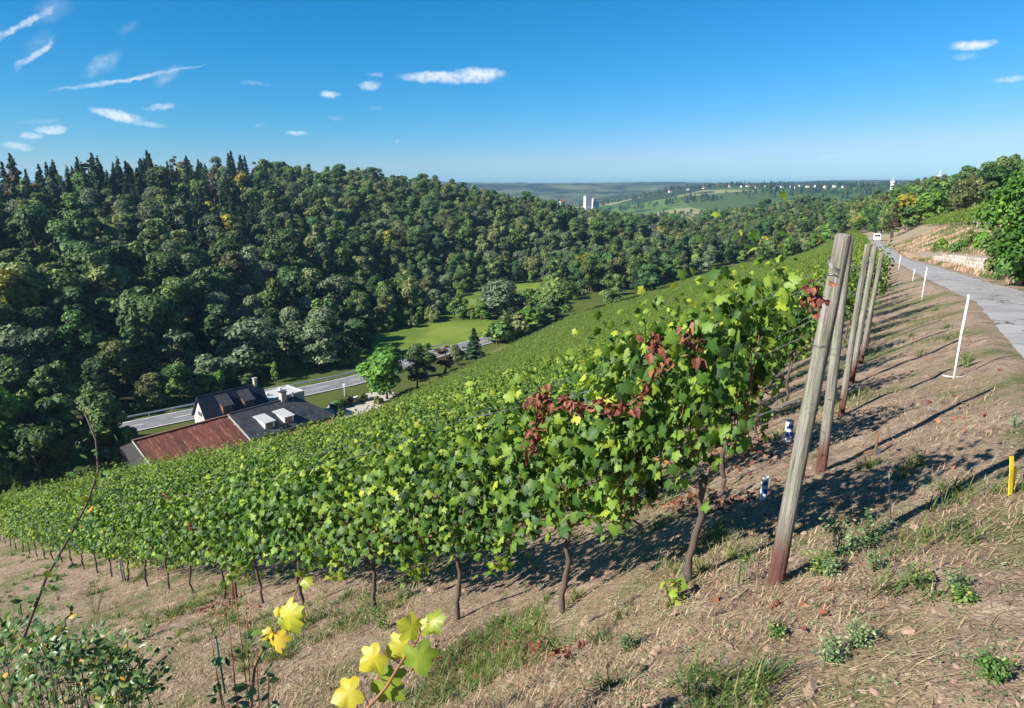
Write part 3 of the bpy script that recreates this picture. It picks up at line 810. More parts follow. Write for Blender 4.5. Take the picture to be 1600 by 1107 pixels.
# ------------------------------------------------------------------ posts and wires
def post_mesh(h, r, seed, mat=M_post, seg=20, rings=18):
    rng = np.random.default_rng(seed)
    zz = np.concatenate([np.linspace(-.15, h - .012, rings), [h]])
    a = np.linspace(0, 2 * np.pi, seg, endpoint=False)
    rad_ = r * (1.08 - .16 * zz / h); rad_[-1] -= .006
    R_ = rad_[:, None] * (1 + .05 * np.sin(a[None, :] * 3 + rng.random() * 6) + .03 * np.sin(a * 7 + rng.random() * 6)[None, :] + .02 * rng.normal(size=(1, seg)))
    R_ = R_ * (1 + .012 * rng.normal(size=R_.shape))
    bx = .012 * np.sin(zz * 1.7 + rng.random() * 6)
    V = np.stack([R_ * np.cos(a) + bx[:, None], R_ * np.sin(a), np.repeat(zz[:, None], seg, 1)], -1).reshape(-1, 3)
    n = len(zz)
    i = np.arange(n - 1)[:, None] * seg; j = np.arange(seg)[None, :]; k = (j + 1) % seg
    Q = np.stack([i + j, i + k, i + seg + k, i + seg + j], -1).reshape(-1, 4)
    V = np.concatenate([V, [[bx[-1], 0, h + .004]]]); c = len(V) - 1
    T = np.stack([np.full(seg, c), (n - 1) * seg + np.arange(seg), (n - 1) * seg + (np.arange(seg) + 1) % seg], -1)
    return mk_mesh('post', V, [Q, T], mat, smooth=True)
def coil(r, z, turns, tilt=.12, seed=0):
    t = np.linspace(0, 2 * np.pi * turns, int(16 * turns))
    return np.stack([r * np.cos(t), r * np.sin(t), z + .006 * t / 6.28 + tilt * r * np.sin(t + seed)], -1)
PLAB = ['thickest grey weathered end post, frontmost on the right', 'second grey end post behind the frontmost one', 'third end post counted from the camera, thin with a dark base', 'fourth end post counted from the camera', 'fifth end post counted from the camera, partly hidden', 'sixth and farthest of the wooden end posts']
PH = [1.83, 1.87, 1.86, 1.85, 1.82, 1.8]; PR = [.038, .037, .030, .036, .034, .034]
uph = np.array([-ROWD[0], -ROWD[1], 0])
post_tops = []
for j in range(6):
    b = row_start[j]; z0 = Hs(b[0], b[1])
    lean = [3.4, .6, 2.0, 1.5, 4.0, 2.0][j]
    e = link('end_post', None, loc=(b[0], b[1], z0), label=PLAB[j], cat='post', group='wooden end posts of the vine rows')
    axis = Vector((0, 0, 1)).cross(Vector(uph)); e.rotation_mode = 'QUATERNION'
    from mathutils import Quaternion
    e.rotation_quaternion = Quaternion(axis, rad(lean))
    link('shaft', post_mesh(PH[j], PR[j], 50 + j), e)
    for q, zc in enumerate([.62, .98, 1.02, 1.30, 1.62, 1.66, 1.69]):
        if j > 2 and q % 2: continue
        link('wire_wrap', tubes_mesh('wire_wrap', [(coil(PR[j] * (1.1 - .16 * zc / PH[j]) , zc, 2.2, .2 + .5 * (q > 3), q), .0016, 4)], M_wire), e)
    post_tops.append((b, z0))
for j in range(4):
    b, z0 = post_tops[j]
    e = link('trellis_wires', None, loc=(b[0], b[1], z0), label='thin steel trellis wires strung along the %s vine row' % ['nearest', 'second', 'third', 'fourth'][j], cat='wire', group='trellis wires')
    for hgt in (.72, 1.02, 1.34, 1.64):
        r = np.linspace(0, 34, 29); x, y = b[0] + ROWD[0] * r, b[1] + ROWD[1] * r
        zs = H(x, y, micro=False) + hgt * (1 - .0 * r); zs = np.convolve(np.pad(zs, 2, 'edge'), np.ones(5) / 5, 'valid')
        zs[0] = z0 + hgt
        for off in ((-.03, .03) if hgt > .9 else (0,)):
            link('wire', tubes_mesh('wire', [(np.stack([x - b[0] + ROWN[0] * off, y - b[1] + ROWN[1] * off, zs - z0], -1), .0016, 4)], M_wire), e)
# steel and wooden posts inside the rows
def line_post(x, y, h, r, label, wood):
    z0 = Hs(x, y)
    e = link('row_post', None, loc=(x, y, z0), label=label, cat='post', group='posts inside the vine rows')
    if wood: link('shaft', post_mesh(h, r, int(x * 91) % 97, seg=10, rings=8), e)
    else:
        link('shaft', mk_mesh('shaft', *boxes([(-.025, .025, -.004, .004, -.1, h), (-.025, -.019, -.018, .018, -.1, h), (.019, .025, -.018, .018, -.1, h)]), M_steel), e)
    return e
x, y = row_start[0] + ROWD * 7.15
line_post(x, y, 1.5, .036, 'brown wooden post inside the nearest row, left of the centre vines', True)
x, y = row_start[0] + ROWD * 12.6
line_post(x, y, 1.5, .03, 'post inside the nearest row at the far left', False)
for j in (1, 2):
    for r in (5.5, 11.0):
        x, y = row_start[j] + ROWD * r
        line_post(x, y, 1.5, .03, 'steel post inside the %s row, %s of its two' % (['', 'second', 'third'][j], 'upper' if r < 6 else 'lower'), False)

# ------------------------------------------------------------------ trees
QV = np.array([[-.5, -.5, 0], [.5, -.5, .12], [.5, .5, 0], [-.5, .5, .12]]); QF = np.array([[0, 1, 2], [0, 2, 3]])
def crown_arrays(seed, h, w, base, nclump, nleaf, leaf, kind='round'):
    rng = np.random.default_rng(seed)
    if kind == 'conifer':
        P, N_, Ti = [], [], []
        lev = int(h * 1.5)
        for a in range(lev):
            f = (a + rng.random() * .6) / lev; z = base + (h - base) * f
            R_ = w / 2 * (1 - f) ** .85 * rng.uniform(.8, 1.12) + .12
            nb = max(4, int(11 * (1 - f) + 4))
            for b in range(nb):
                th = rng.uniform(0, 2 * np.pi); L = R_ * rng.uniform(.7, 1.1)
                n = max(2, int(nleaf * L / (lev * nb * w * .25)))
                t = rng.uniform(.15, 1, n) ** .7
                dr = rng.normal(0, .12, n)
                P.append(np.stack([np.cos(th + dr) * L * t, np.sin(th + dr) * L * t, z - .35 * L * t ** 1.3 + rng.normal(0, .12, n)], -1))
                N_.append(np.stack([np.cos(th) * .5 + rng.normal(0, .35, n), np.sin(th) * .5 + rng.normal(0, .35, n), .8 + rng.normal(0, .3, n)], -1))
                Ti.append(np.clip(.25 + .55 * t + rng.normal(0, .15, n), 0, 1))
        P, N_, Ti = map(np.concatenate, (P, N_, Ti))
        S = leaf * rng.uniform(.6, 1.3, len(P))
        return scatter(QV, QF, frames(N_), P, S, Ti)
    cen, rc = [], []
    for a in range(nclump):
        d = rng.normal(size=3); d /= np.linalg.norm(d)
        if d[2] < -.85: d[2] *= -.6
        q = rng.uniform(.35, .92) ** .6
        rr = w * rng.uniform(.11, .27) * (1.15 if a < nclump // 3 else .75)
        taper = 1.0 if kind == 'round' else (1.0 - .45 * max(d[2], 0))
        cen.append([d[0] * q * (w / 2 - rr * .7) * taper, d[1] * q * (w / 2 - rr * .7) * taper, base + (h - base) * (.47 + .47 * d[2] * q) ])
        rc.append(rr)
    cen, rc = np.array(cen), np.array(rc)
    wgt = rc ** 2 / (rc ** 2).sum(); which = rng.choice(nclump, nleaf, p=wgt)
    d = rng.normal(size=(nleaf, 3)); d /= np.linalg.norm(d, axis=1)[:, None]
    d[:, 2] = np.where(d[:, 2] < -.3, -d[:, 2], d[:, 2])
    P = cen[which] + d * (rc[which] * rng.uniform(.55, 1.12, nleaf))[:, None] * [1, 1, .85]
    N_ = d + rng.normal(0, .32, (nleaf, 3)) + [0, 0, .2]
    ct = rng.normal(0, .16, nclump)
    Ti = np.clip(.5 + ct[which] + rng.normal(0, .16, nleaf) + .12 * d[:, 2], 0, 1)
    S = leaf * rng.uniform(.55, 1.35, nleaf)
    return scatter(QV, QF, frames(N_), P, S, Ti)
def trunk_list(seed, h, base, w, kind):
    rng = np.random.default_rng(seed + 5)
    top = h * (.95 if kind == 'conifer' else .72)
    n = 6; zz = np.linspace(-.6, top, n)
    r0 = .016 * h + .05
    pts = np.stack([np.cumsum(rng.normal(0, .012 * h, n)) * (kind != 'conifer'), np.cumsum(rng.normal(0, .012 * h, n)) * (kind != 'conifer'), zz], -1); pts[:, :2] -= pts[0, :2]
    out = [(pts, np.linspace(r0 * 1.3, r0 * .25, n), 6)]
    if kind != 'conifer':
        for b in range(5):
            f = rng.uniform(.4, .85); p0 = pts[0] * (1 - f) + pts[-1] * f; th = rng.uniform(0, 6.28)
            L = w * .36
            q = np.array([p0, p0 + [np.cos(th) * L * .5, np.sin(th) * L * .5, L * .35], p0 + [np.cos(th) * L, np.sin(th) * L, L * .9]])
            out.append((q, np.array([r0 * .45, r0 * .3, r0 * .1]), 4))
    return out
class Variant:
    def __init__(self, seed, h, w, base, nclump, nleaf, leaf, mat, kind='round'):
        base = base * .3
        V, F, t = crown_arrays(seed, h, w, base, nclump, nleaf, leaf, kind)
        self.crown = mk_mesh('crown', V, F, mat, attr=t)
        tl = trunk_list(seed, h, base, w, kind)
        self.trunk = tubes_mesh('trunk', tl, M_bark)
        Vs, Q, T, off = [], [], [], 0
        for pts, r, seg in tl:
            v, q, t3 = tube(pts, r, seg); Vs.append(v); Q.append(q + off); T.append(t3 + off); off += len(v)
        TV = np.concatenate(Vs); TQ = np.concatenate(Q); TT = np.concatenate(T)
        allV = np.concatenate([V, TV]); 
        self.joined = mk_mesh('tree', allV, [F, TT + len(V), TQ + len(V)], [mat, M_bark], attr=np.concatenate([t, np.zeros(len(TV))]),
                              midx=np.concatenate([np.zeros(len(F)), np.ones(len(TT) + len(TQ))]))
        self.h, self.w = h, w
KINDS = {
    'dark':   [Variant(11, 13, 8.5, 2.0, 26, 4300, .46, M_fdark), Variant(12, 15, 9.0, 2.5, 30, 4600, .46, M_fdark), Variant(13, 12, 7.0, 1.5, 22, 3800, .44, M_fdark, 'tall')],
    'mid':    [Variant(21, 13, 8.0, 1.5, 26, 4300, .45, M_fmid), Variant(22, 11, 8.5, 1.0, 24, 4000, .45, M_fmid), Variant(23, 15, 8.0, 2.0, 28, 4300, .45, M_fmid, 'tall')],
    'olive':  [Variant(31, 12, 8.5, 1.0, 28, 4300, .45, M_folive), Variant(32, 14, 8.0, 2.0, 26, 4300, .45, M_folive)],
    'silver': [Variant(41, 10, 9.5, .6, 28, 5000, .38, M_fsilver), Variant(42, 12, 8.0, 1.0, 26, 4400, .38, M_fsilver)],
    'yellow': [Variant(51, 11, 7.5, 1.2, 24, 2400, .55, M_fyellow)],
    'bright': [Variant(61, 10, 8.0, 1.6, 26, 3200, .48, M_fbright), Variant(62, 11, 6.5, 1.2, 24, 2600, .5, M_fbright, 'tall')],
    'brown':  [Variant(71, 14, 5.0, 2.0, 18, 1300, .5, M_fbrown, 'tall')],
    'conifer': [Variant(81, 18, 7.6, 2.0, 0, 2600, .62, M_conif, 'conifer'), Variant(82, 15, 6.4, 1.2, 0, 2300, .58, M_conif, 'conifer'), Variant(83, 20, 8.0, 3.5, 0, 2700, .64, M_conif, 'conifer')],
    'bush':   [Variant(91, 3.2, 4.2, 0.0, 20, 1300, .34, M_fmid), Variant(92, 2.6, 3.4, 0.0, 18, 1100, .3, M_folive), Variant(93, 3.4, 3.2, 0.0, 18, 1100, .3, M_fbright)],
}
TLAB = {'dark': 'dark green broadleaf tree in the wood across the valley', 'mid': 'mid green broadleaf tree in the wood across the valley',
        'olive': 'olive green broadleaf tree in the wood across the valley', 'silver': 'pale grey-green willow-like tree in the wood across the valley',
        'yellow': 'yellowing tree in the wood across the valley', 'bright': 'bright green tree in the wood across the valley',
        'brown': 'brown withered tree in the wood across the valley', 'conifer': 'dark pointed spruce in the wood across the valley', 'bush': 'low bush at the edge of the wood across the valley'}
TNAME = {'conifer': 'spruce_tree', 'bush': 'bush', 'thicket': 'bush'}
def add_tree(kind, var, x, y, z, scale, rz, label, group=None, name=None, sz=1.0):
    v = KINDS[kind][var % len(KINDS[kind])]
    e = link(name or TNAME.get(kind, 'broadleaf_tree'), None, loc=(x, y, z), rotz=rz, label=label, cat='bush' if kind in ('bush', 'thicket') else 'tree', group=group)
    e.scale = (scale, scale, scale * sz)
    link('trunk', v.trunk, e); link('crown', v.crown, e)
    return e
def hero(u, v, kind, var, hpx, label, zb=FLOOR, widen=1.0, group=None, depth=None):
    """tree whose foot is at a pixel of the valley floor (or terrain), hpx tall in the photograph"""
    P = px_at_z(u, v, zb) if zb is not None else px_ground(u, v)
    z = Hs(P[0], P[1])
    d = proj(np.array([P[0], P[1], z]))[2]
    vv = KINDS[kind][var % len(KINDS[kind])]
    hm = hpx * d / FOC * 1.02
    sc = hm / vv.h
    add_tree(kind, var, P[0], P[1], z, sc * widen, u * .37, label, group, sz=1 / widen)
    heroes.append((P[0], P[1], vv.w * sc * widen * .4))
heroes = []
hero(604, 624, 'bright', 0, 82, 'round bright green tree standing beside the valley road near the courtyard', widen=1.12)
hero(652, 606, 'dark', 1, 70, 'dark rounded tree just right of the bright roadside tree', widen=1.0)
hero(694, 583, 'brown', 0, 50, 'reddish brown bush right of the roadside trees', widen=1.9)
hero(668, 590, 'mid', 1, 44, 'rounded bush between the dark roadside tree and the brown bush')
hero(716, 572, 'olive', 0, 36, 'small olive bush between brown bush and dark conifer by the road', widen=1.1)
hero(741, 560, 'conifer', 1, 48, 'small dark blue-green conifer at the foot of the vineyard', widen=1.7)
hero(30, 770, 'bright', 1, 175, 'tall yellow-green tree at the left edge beyond the vines', widen=1.0)
hero(-25, 740, 'bright', 0, 130, 'green tree cut by the left edge of the picture', widen=1.0)
hero(112, 755, 'dark', 2, 150, 'dark tree with a rusty tinge left of the rusty barn roof', widen=1.0)
hero(172, 742, 'dark', 0, 140, 'dark tree touching the left end of the rusty barn roof', widen=.9)
hero(70, 778, 'dark', 1, 120, 'dark tree between the yellow-green tree and the vines at left')
hero(205, 738, 'mid', 0, 80, 'lower green tree against the barn gable')
hero(-5, 800, 'mid', 1, 110, 'green tree at the left edge just behind the vines')
hero(150, 700, 'olive', 1, 105, 'olive brown tree behind the dark tree left of the barn', widen=1.0)
hero(25, 600, 'yellow', 0, 130, 'large yellow tree at the left edge across the valley', widen=1.2)
hero(385, 588, 'silver', 0, 88, 'big pale willow behind the blue-roofed house', widen=1.25)
hero(500, 575, 'silver', 1, 92, 'pale grey-green tree right of the big willow', widen=1.2)
hero(520, 505, 'silver', 0, 72, 'pale tree standing left of the bright meadow', widen=1.0)
hero(235, 640, 'olive', 0, 60, 'rounded olive tree behind the left end of the road', widen=1.2)
hero(345, 612, 'bright', 1, 35, 'slim bright green tree behind the blue roof', widen=.8)
hero(430, 598, 'bright', 1, 34, 'narrow yellow-green tree right of the blue roof ridge', widen=.7)
hero(385, 606, 'olive', 0, 24, 'low yellowish bush behind the blue roof', widen=1.5)
hero(200, 610, 'conifer', 1, 75, 'pointed green conifer in front of the dark wood at left', widen=1.0)
hero(305, 598, 'dark', 2, 65, 'upright green tree left of the big willow', widen=1.0)
hero(870, 500, 'mid', 1, 70, 'broad grey-green tree at the lower edge of the vineyard', widen=1.3)
hero(955, 488, 'mid', 0, 55, 'rounded green tree second along the lower vineyard edge', widen=1.2)
hero(1010, 470, 'dark', 0, 52, 'dark green tree third along the lower vineyard edge', widen=1.2)
hero(785, 498, 'silver', 0, 62, 'grey-green tree behind the right end of the meadow', widen=1.4)
hero(752, 500, 'bright', 1, 30, 'yellow-green bush on the far edge of the meadow', widen=1.5)
hero(640, 494, 'olive', 1, 62, 'tall olive tree behind the meadow', widen=.9)
hero(680, 492, 'silver', 1, 40, 'pale bushy tree behind the middle of the meadow', widen=1.3)
hero(560, 560, 'dark', 0, 60, 'dark tree shading the left end of the meadow', widen=1.3)
hero(720, 486, 'bright', 1, 34, 'bright green tree between the two meadows', widen=1.1)
for q, (u, v, hp) in enumerate([(776, 538, 36), (803, 526, 38), (828, 515, 36), (850, 507, 32)]):
    hero(u, v, 'bush', q, hp, ['leftmost', 'second', 'third', 'rightmost'][q] + ' bush of the hedge between meadow and vineyard', widen=1.3, group='hedge bushes below the vineyard')
for q, (u, v, hp) in enumerate([(527, 640, 14), (545, 634, 16), (566, 628, 14), (532, 650, 12), (590, 632, 12), (668, 548, 12), (505, 655, 12)]):
    hero(u, v, 'bush', q, hp, ['dark clipped shrub at the left of the courtyard', 'largest dark shrub in the courtyard', 'rounded shrub at the right of the courtyard', 'low shrub against the vineyard below the courtyard', 'yellowish shrub under the bright roadside tree', 'round shrub on the meadow edge by the road', 'small shrub by the end of the slate roof'][q], widen=1.2, group='courtyard shrubs')
KINDS['thicket'] = [Variant(95, 6.5, 6.4, 0.0, 40, 15000, .125, M_fbright)]
hero(1618, 450, 'thicket', 0, 196, 'big leafy bush beside the stone wall at the right edge', zb=None, widen=1.0)
heroes_n = len(heroes)

# forest population
def forest_points():
    n = 26000
    s = RNG.uniform(115, 420, n); c = RNG.uniform(-160, 760, n)
    x = -GX * s - GY * c; y = -GY * s + GX * c
    st = s_toe(c); sf = st + floor_w(c)
    lim = np.where((c > 85) & (c < 320), sf - 22, st + 22 + 8)
    ok = (s > lim + RNG.uniform(-4, 4, n)) & (s < sf + 215)
    ok &= ~(inpoly(x, y, MEADOW) | inpoly(x, y, MEADOW2) | inpoly(x, y, MEADOW3))
    ok &= polydist(x, y, ROAD) > 9
    # strip of trees along the lower vineyard edge and further down the valley
    ok2 = (c > 215) & (s > st + 2) & (polydist(x, y, ROAD) > 6)
    ok |= ok2 & ~(inpoly(x, y, MEADOW2))
    A = np.c_[x[ok], y[ok]]
    # right spur and the wooded slope above the path
    n = 16000
    x = RNG.uniform(45, 520, n); y = RNG.uniform(60, 620, n)
    m, nn = path_mn(x, y); _, s, c, st = z_slope(x, y)
    ok = ((nn > 29) & (y > 60) & (x < 330)) | ((c > 330) & (y > 300)) | ((nn > 3.6) & (m > 200))
    B = np.c_[x[ok], y[ok]]
    return np.concatenate([A, B]), np.concatenate([np.zeros(len(A)), np.ones(len(B))])
FP, FS = forest_points()
# thin to a minimum spacing
cell = 6.6
keep, grid = [], {}
hp = np.array([(a, b) for a, b, _ in heroes]); hr = np.array([r for *_, r in heroes])
fz = H(FP[:, 0], FP[:, 1]); fu, fv, fd = proj(np.c_[FP, fz + 6])
for q in range(len(FP)):
    if fd[q] < 5 or fu[q] < -160 or fu[q] > 1760: continue
    x, y = FP[q]
    if np.min(np.hypot(hp[:, 0] - x, hp[:, 1] - y) - hr) < 2.0: continue
    if FS[q] == 0 and 600 < fu[q] < 850 and fv[q] > 470 and polydist(np.array([x]), np.array([y]), ROAD)[0] < 14: continue
    # keep the line of sight to the meadows open
    key = (int(x // cell), int(y // cell)); bad = False
    for a in (-1, 0, 1):
        for b in (-1, 0, 1):
            for (px_, py_) in grid.get((key[0] + a, key[1] + b), ()):
                if (px_ - x) ** 2 + (py_ - y) ** 2 < cell * cell: bad = True
    if bad: continue
    grid.setdefault(key, []).append((x, y)); keep.append(q)
keep = np.array(keep)
FP, FS, fz, fu, fv, fd = FP[keep], FS[keep], fz[keep], fu[keep], fv[keep], fd[keep]
_, s, c, st = z_slope(FP[:, 0], FP[:, 1]); up = s - st - floor_w(c)
pn = vnoise(FP[:, 0] / 38, FP[:, 1] / 38, 21); pn2 = vnoise(FP[:, 0] / 17, FP[:, 1] / 17, 22)
kinds = []
for q in range(len(FP)):
    r = RNG.random()
    if FS[q] == 1:
        k_ = 'bright' if r < .25 else 'mid' if r < .55 else 'olive' if r < .82 else 'yellow' if r < .87 else 'brown' if r < .91 else 'dark'
    else:
        top = up[q] > 122
        if top and fu[q] < 420 + 60 * pn2[q] and r < .86: k_ = 'conifer' if r < .8 else 'brown'
        elif 60 < up[q] <= 110 and 290 < fu[q] < 420 and r < .75: k_ = 'conifer'
        elif pn[q] > .33 and r < .5 and fu[q] < 900 and up[q] > 30: k_ = 'conifer'
        elif pn2[q] > .22: k_ = 'silver' if r < .35 else 'olive'
        elif r < .30: k_ = 'dark'
        elif r < .60: k_ = 'mid'
        elif r < .85: k_ = 'olive'
        elif r < .955: k_ = 'silver'
        elif r < .98: k_ = 'yellow'
        else: k_ = 'bright'
    kinds.append(k_)
kinds = np.array(kinds)
scl = RNG.uniform(.82, 1.42, len(FP)) * np.where(fd > 420, .85, 1.0) * np.where(FS == 1, .78, 1.0)
scl *= np.where((kinds == 'conifer') & (FS == 0), .74, 1.0)
low = (up < 6) & (FS == 0); scl = np.where(low, scl * .8, scl)
near = np.argsort(fd / scl * np.where(FS == 1, 1.25, 1.0) + np.where((fu < 0) | (fu > 1600), 400, 0))
FI, FR = near[:255], near[255:]
for q in FI:
    k_ = kinds[q]
    size_ = 'very large ' if scl[q] > 1.28 else 'large ' if scl[q] > 1.12 else 'small ' if scl[q] < .9 else ''
    if FS[q] == 0:
        hpos = ['at the far left', 'behind the rusty barn', 'behind the slate roofs', 'behind the roadside trees', 'around the meadow', 'right of the meadow', 'near the valley narrows'][int(np.searchsorted([160, 330, 480, 620, 760, 900], fu[q]))]
        vpos = ['at the foot of the wood', 'low on the wooded slope', 'halfway up the wooded slope', 'near the wooded ridge'][int(np.searchsorted([8, 55, 115], up[q]))]
        lab = size_ + TLAB[k_].replace('broadleaf tree', 'tree').replace('in the wood across the valley', vpos + ' ' + hpos)
    else:
        lab = size_ + TLAB[k_].replace('broadleaf tree', 'tree').replace('in the wood across the valley', 'right of the valley, ' + ['left of the end posts', 'above the far end of the path', 'above the upper vineyard', 'by the right edge'][int(np.searchsorted([1280, 1420, 1540], fu[q]))])
    add_tree(k_, int(RNG.integers(0, 9)), FP[q, 0], FP[q, 1], fz[q], scl[q], RNG.uniform(0, 6.28), lab, 'woodland trees')
SRC, base_i = [], {}
for k_ in KINDS:
    base_i[k_] = len(SRC); SRC += [v.joined for v in KINDS[k_]]
idx = np.array([base_i[kinds[q]] + RNG.integers(0, len(KINDS[kinds[q]])) for q in FR])
nb = 5000
bs = RNG.uniform(105, 300, nb); bc = RNG.uniform(-120, 420, nb); bx_ = -GX * bs - GY * bc; by_ = -GY * bs + GX * bc
bst = s_toe(bc); bok = (bs > bst + 14) & (bs < bst + floor_w(bc) + 40) & (polydist(bx_, by_, ROAD) > 7.5)
bok &= ~(inpoly(bx_, by_, MEADOW) | inpoly(bx_, by_, MEADOW2) | inpoly(bx_, by_, MEADOW3)) & ~((bc > 30) & (bc < 80) & (bs < bst + 36))
bx_, by_ = bx_[bok], by_[bok]
under = (np.c_[bx_, by_, H(bx_, by_)], RNG.uniform(0, 6.28, len(bx_)), RNG.uniform(.6, 1.5, len(bx_)), base_i['bush'] + RNG.integers(0, 3, len(bx_)))
gn_scatter('woodland_undergrowth', *under, SRC, 'low bushes growing under and between the valley trees', 'undergrowth')
gn_scatter('distant_woodland', np.c_[FP[FR], fz[FR]], RNG.uniform(0, 6.28, len(FR)), scl[FR], idx, SRC, 'dense mixed woodland covering the far slopes of the valley', 'woodland')
# trees and hedges of the far hill
n = 4200
azr = np.radians(RNG.uniform(-6, 40, n)); rr = RNG.uniform(900, 2150, n)
x, y = rr * np.sin(azr), rr * np.cos(azr)
msk = (vnoise(x / 130, y / 130, 31) > .16) | ((rr > 1880) & (vnoise(x / 60, y / 60, 32) > -.1)) | (rr < 1150)
x, y = x[msk], y[msk]
idx = RNG.choice([base_i['dark'], base_i['mid'], base_i['olive'], base_i['conifer'], base_i['dark'] + 1], len(x))
gn_scatter('far_hill_trees', np.c_[x, y, H(x, y)], RNG.uniform(0, 6.28, len(x)), RNG.uniform(.5, 1.0, len(x)), idx, SRC, 'scattered trees and hedges on the far vineyard hill', 'trees')

# ------------------------------------------------------------------ buildings in the valley
def build_root(name, P, head, label, cat='building', z=FLOOR, group=None):
    return link(name, None, loc=(P[0], P[1], z), rotz=rad(90 - head), label=label, cat=cat, group=group)
def part(name, parent, VF, mat, **k):
    return link(name, mk_mesh(name, VF[0], VF[1], mat), parent, **k)
def gable_house(root, L, hw, eave, ridge, over, wallm, roofm, th=.18):
    """local x along the ridge, y across; ridge at y = 0"""
    V = np.array([[0, -hw, -1.5], [L, -hw, -1.5], [L, hw, -1.5], [0, hw, -1.5], [0, -hw, eave], [L, -hw, eave], [L, hw, eave], [0, hw, eave], [0, 0, ridge - .1], [L, 0, ridge - .1]], float)
    Q = np.array([[0, 1, 5, 4], [2, 3, 7, 6], [1, 2, 6, 5], [3, 0, 4, 7]]); T = np.array([[5, 6, 9], [7, 4, 8]])
    link('wall', mk_mesh('wall', V, [Q, T], wallm), root)
    k = (ridge - eave) / hw
    for sg in (-1, 1):
        a = [[-over, sg * (hw + over), eave - k * over], [L + over, sg * (hw + over), eave - k * over], [L + over, 0, ridge], [-over, 0, ridge]]
        if sg > 0: a = [a[1], a[0], a[3], a[2]]
        link('roof_slope', mk_mesh('roof_slope', *slab([np.array(p) + [0, 0, th] for p in a], th), roofm), root)

R0 = np.array([-51.9, 85.9]); HEADB = 40.0
bx_dir = np.array([math.sin(rad(HEADB)), math.cos(rad(HEADB))])
# rusty barn
barn = build_root('barn', R0, HEADB, 'long barn with a rusty red corrugated sheet roof')
Lb, hw, ev, rg = 13.1, 6.0, 5.5, 8.0
V = np.array([[0, -hw, -1.5], [Lb, -hw, -1.5], [Lb, hw, -1.5], [0, hw, -1.5], [0, -hw, ev], [Lb, -hw, ev], [Lb, hw, ev], [0, hw, ev], [0, 0, rg - .1], [Lb, 0, rg - .1]], float)
link('wall', mk_mesh('wall', V, [np.array([[0, 1, 5, 4], [2, 3, 7, 6], [1, 2, 6, 5], [3, 0, 4, 7]]), np.array([[5, 6, 9], [7, 4, 8]])], M_shadetimber), barn)
def sheet_mesh(w, L, drop):
    n = 9; xs_ = np.linspace(0, w, n); zz = .025 * np.cos(np.arange(n) * np.pi)
    V = np.concatenate([np.stack([xs_, np.zeros(n), zz], -1), np.stack([xs_, np.full(n, -L), zz - drop], -1)])
    i = np.arange(n - 1)
    return mk_mesh('roof_sheet', V, np.stack([i, i + n, i + n + 1, i + 1], -1), M_rust)
sh = sheet_mesh(.78, 6.5, 2.7)
for q in range(17):
    o = link('roof_sheet', sh, barn, loc=(-.2 + q * .785, .05 + .04 * math.sin(q * 2.3), rg + .05 + .018 * (q % 2) + .012 * math.sin(q * 5.1)))
    o = link('roof_sheet', sh, barn, loc=(-.2 + q * .785 + .78, -.05, rg + .05 + .018 * (q % 2)), rotz=math.pi)
part('ridge_cap', barn, box(-.3, Lb + .2, -.22, .22, rg + .08, rg + .14), M_rustm)
part('gable_board', barn, slab([[-.28, -6.4, 5.45], [-.2, -6.4, 5.45], [-.2, 0, rg + .12], [-.28, 0, rg + .12]], .25), M_grey)
part('verge_board', barn, slab([[Lb + .22, -6.5, 5.52], [Lb + .42, -6.5, 5.52], [Lb + .42, 0, rg + .2], [Lb + .22, 0, rg + .2]], .2), M_grey)
# slate building
sl = build_root('slate_building', R0 + bx_dir * 13.7, HEADB, 'building with grey slate hipped roof, chimney and two white dormers')
Ls = 14.0
part('wall', sl, box(.1, Ls, -hw, hw, -1.5, ev), M_cream)
A, B, C_, D_ = [0, -6.4, 5.35], [Ls + .5, -6.4, 5.35], [Ls - 2.6, 0, rg], [0, 0, rg]
link('roof_slope', mk_mesh('roof_slope', *slab([np.array(p) + [0, 0, .2] for p in (A, B, C_, D_)], .2), M_slate), sl)
A2, B2 = [0, 6.4, 5.35], [Ls + .5, 6.4, 5.35]
link('roof_slope', mk_mesh('roof_slope', *slab([np.array(p) + [0, 0, .2] for p in (B2, A2, D_, C_)], .2), M_slate), sl)
V = np.array([B, B2, C_], float) + [0, 0, .195]
link('roof_hip', mk_mesh('roof_hip', np.concatenate([V, V - [0, 0, .2]]), np.array([[0, 1, 2], [5, 4, 3]]), M_slate), sl)
part('ridge_tile', sl, box(0, Ls - 2.6, -.15, .15, rg + .2, rg + .3), M_slate)
for xx in (3.6, 6.9):
    d = part('dormer', sl, box(xx - .8, xx + .8, -5.0, -2.7, 5.9, 7.15), M_bwhite)
    link('dormer_roof', mk_mesh('dormer_roof', *slab([[xx - 1.0, -5.25, 7.12], [xx + 1.0, -5.25, 7.12], [xx + 1.0, -1.9, 7.48], [xx - 1.0, -1.9, 7.48]], .1), M_flat), d)
    link('pane', mk_mesh('pane', *box(xx - .55, xx + .55, -5.03, -4.99, 6.2, 6.95), M_glass), d)
ch = part('chimney', sl, box(8.6, 9.5, -.5, .4, 7.4, 9.5), M_grey)
link('chimney_cap', mk_mesh('chimney_cap', *box(8.5, 9.6, -.6, .5, 9.5, 9.65), M_slate), ch)
part('skylight', sl, slab([[9.4, -4.6, 6.36], [10.3, -4.6, 6.36], [10.3, -3.5, 6.82], [9.4, -3.5, 6.82]], .06), M_glass)
part('skylight', sl, slab([[10.8, -4.6, 6.36], [11.5, -4.6, 6.36], [11.5, -3.6, 6.78], [10.8, -3.6, 6.78]], .06), M_glass)
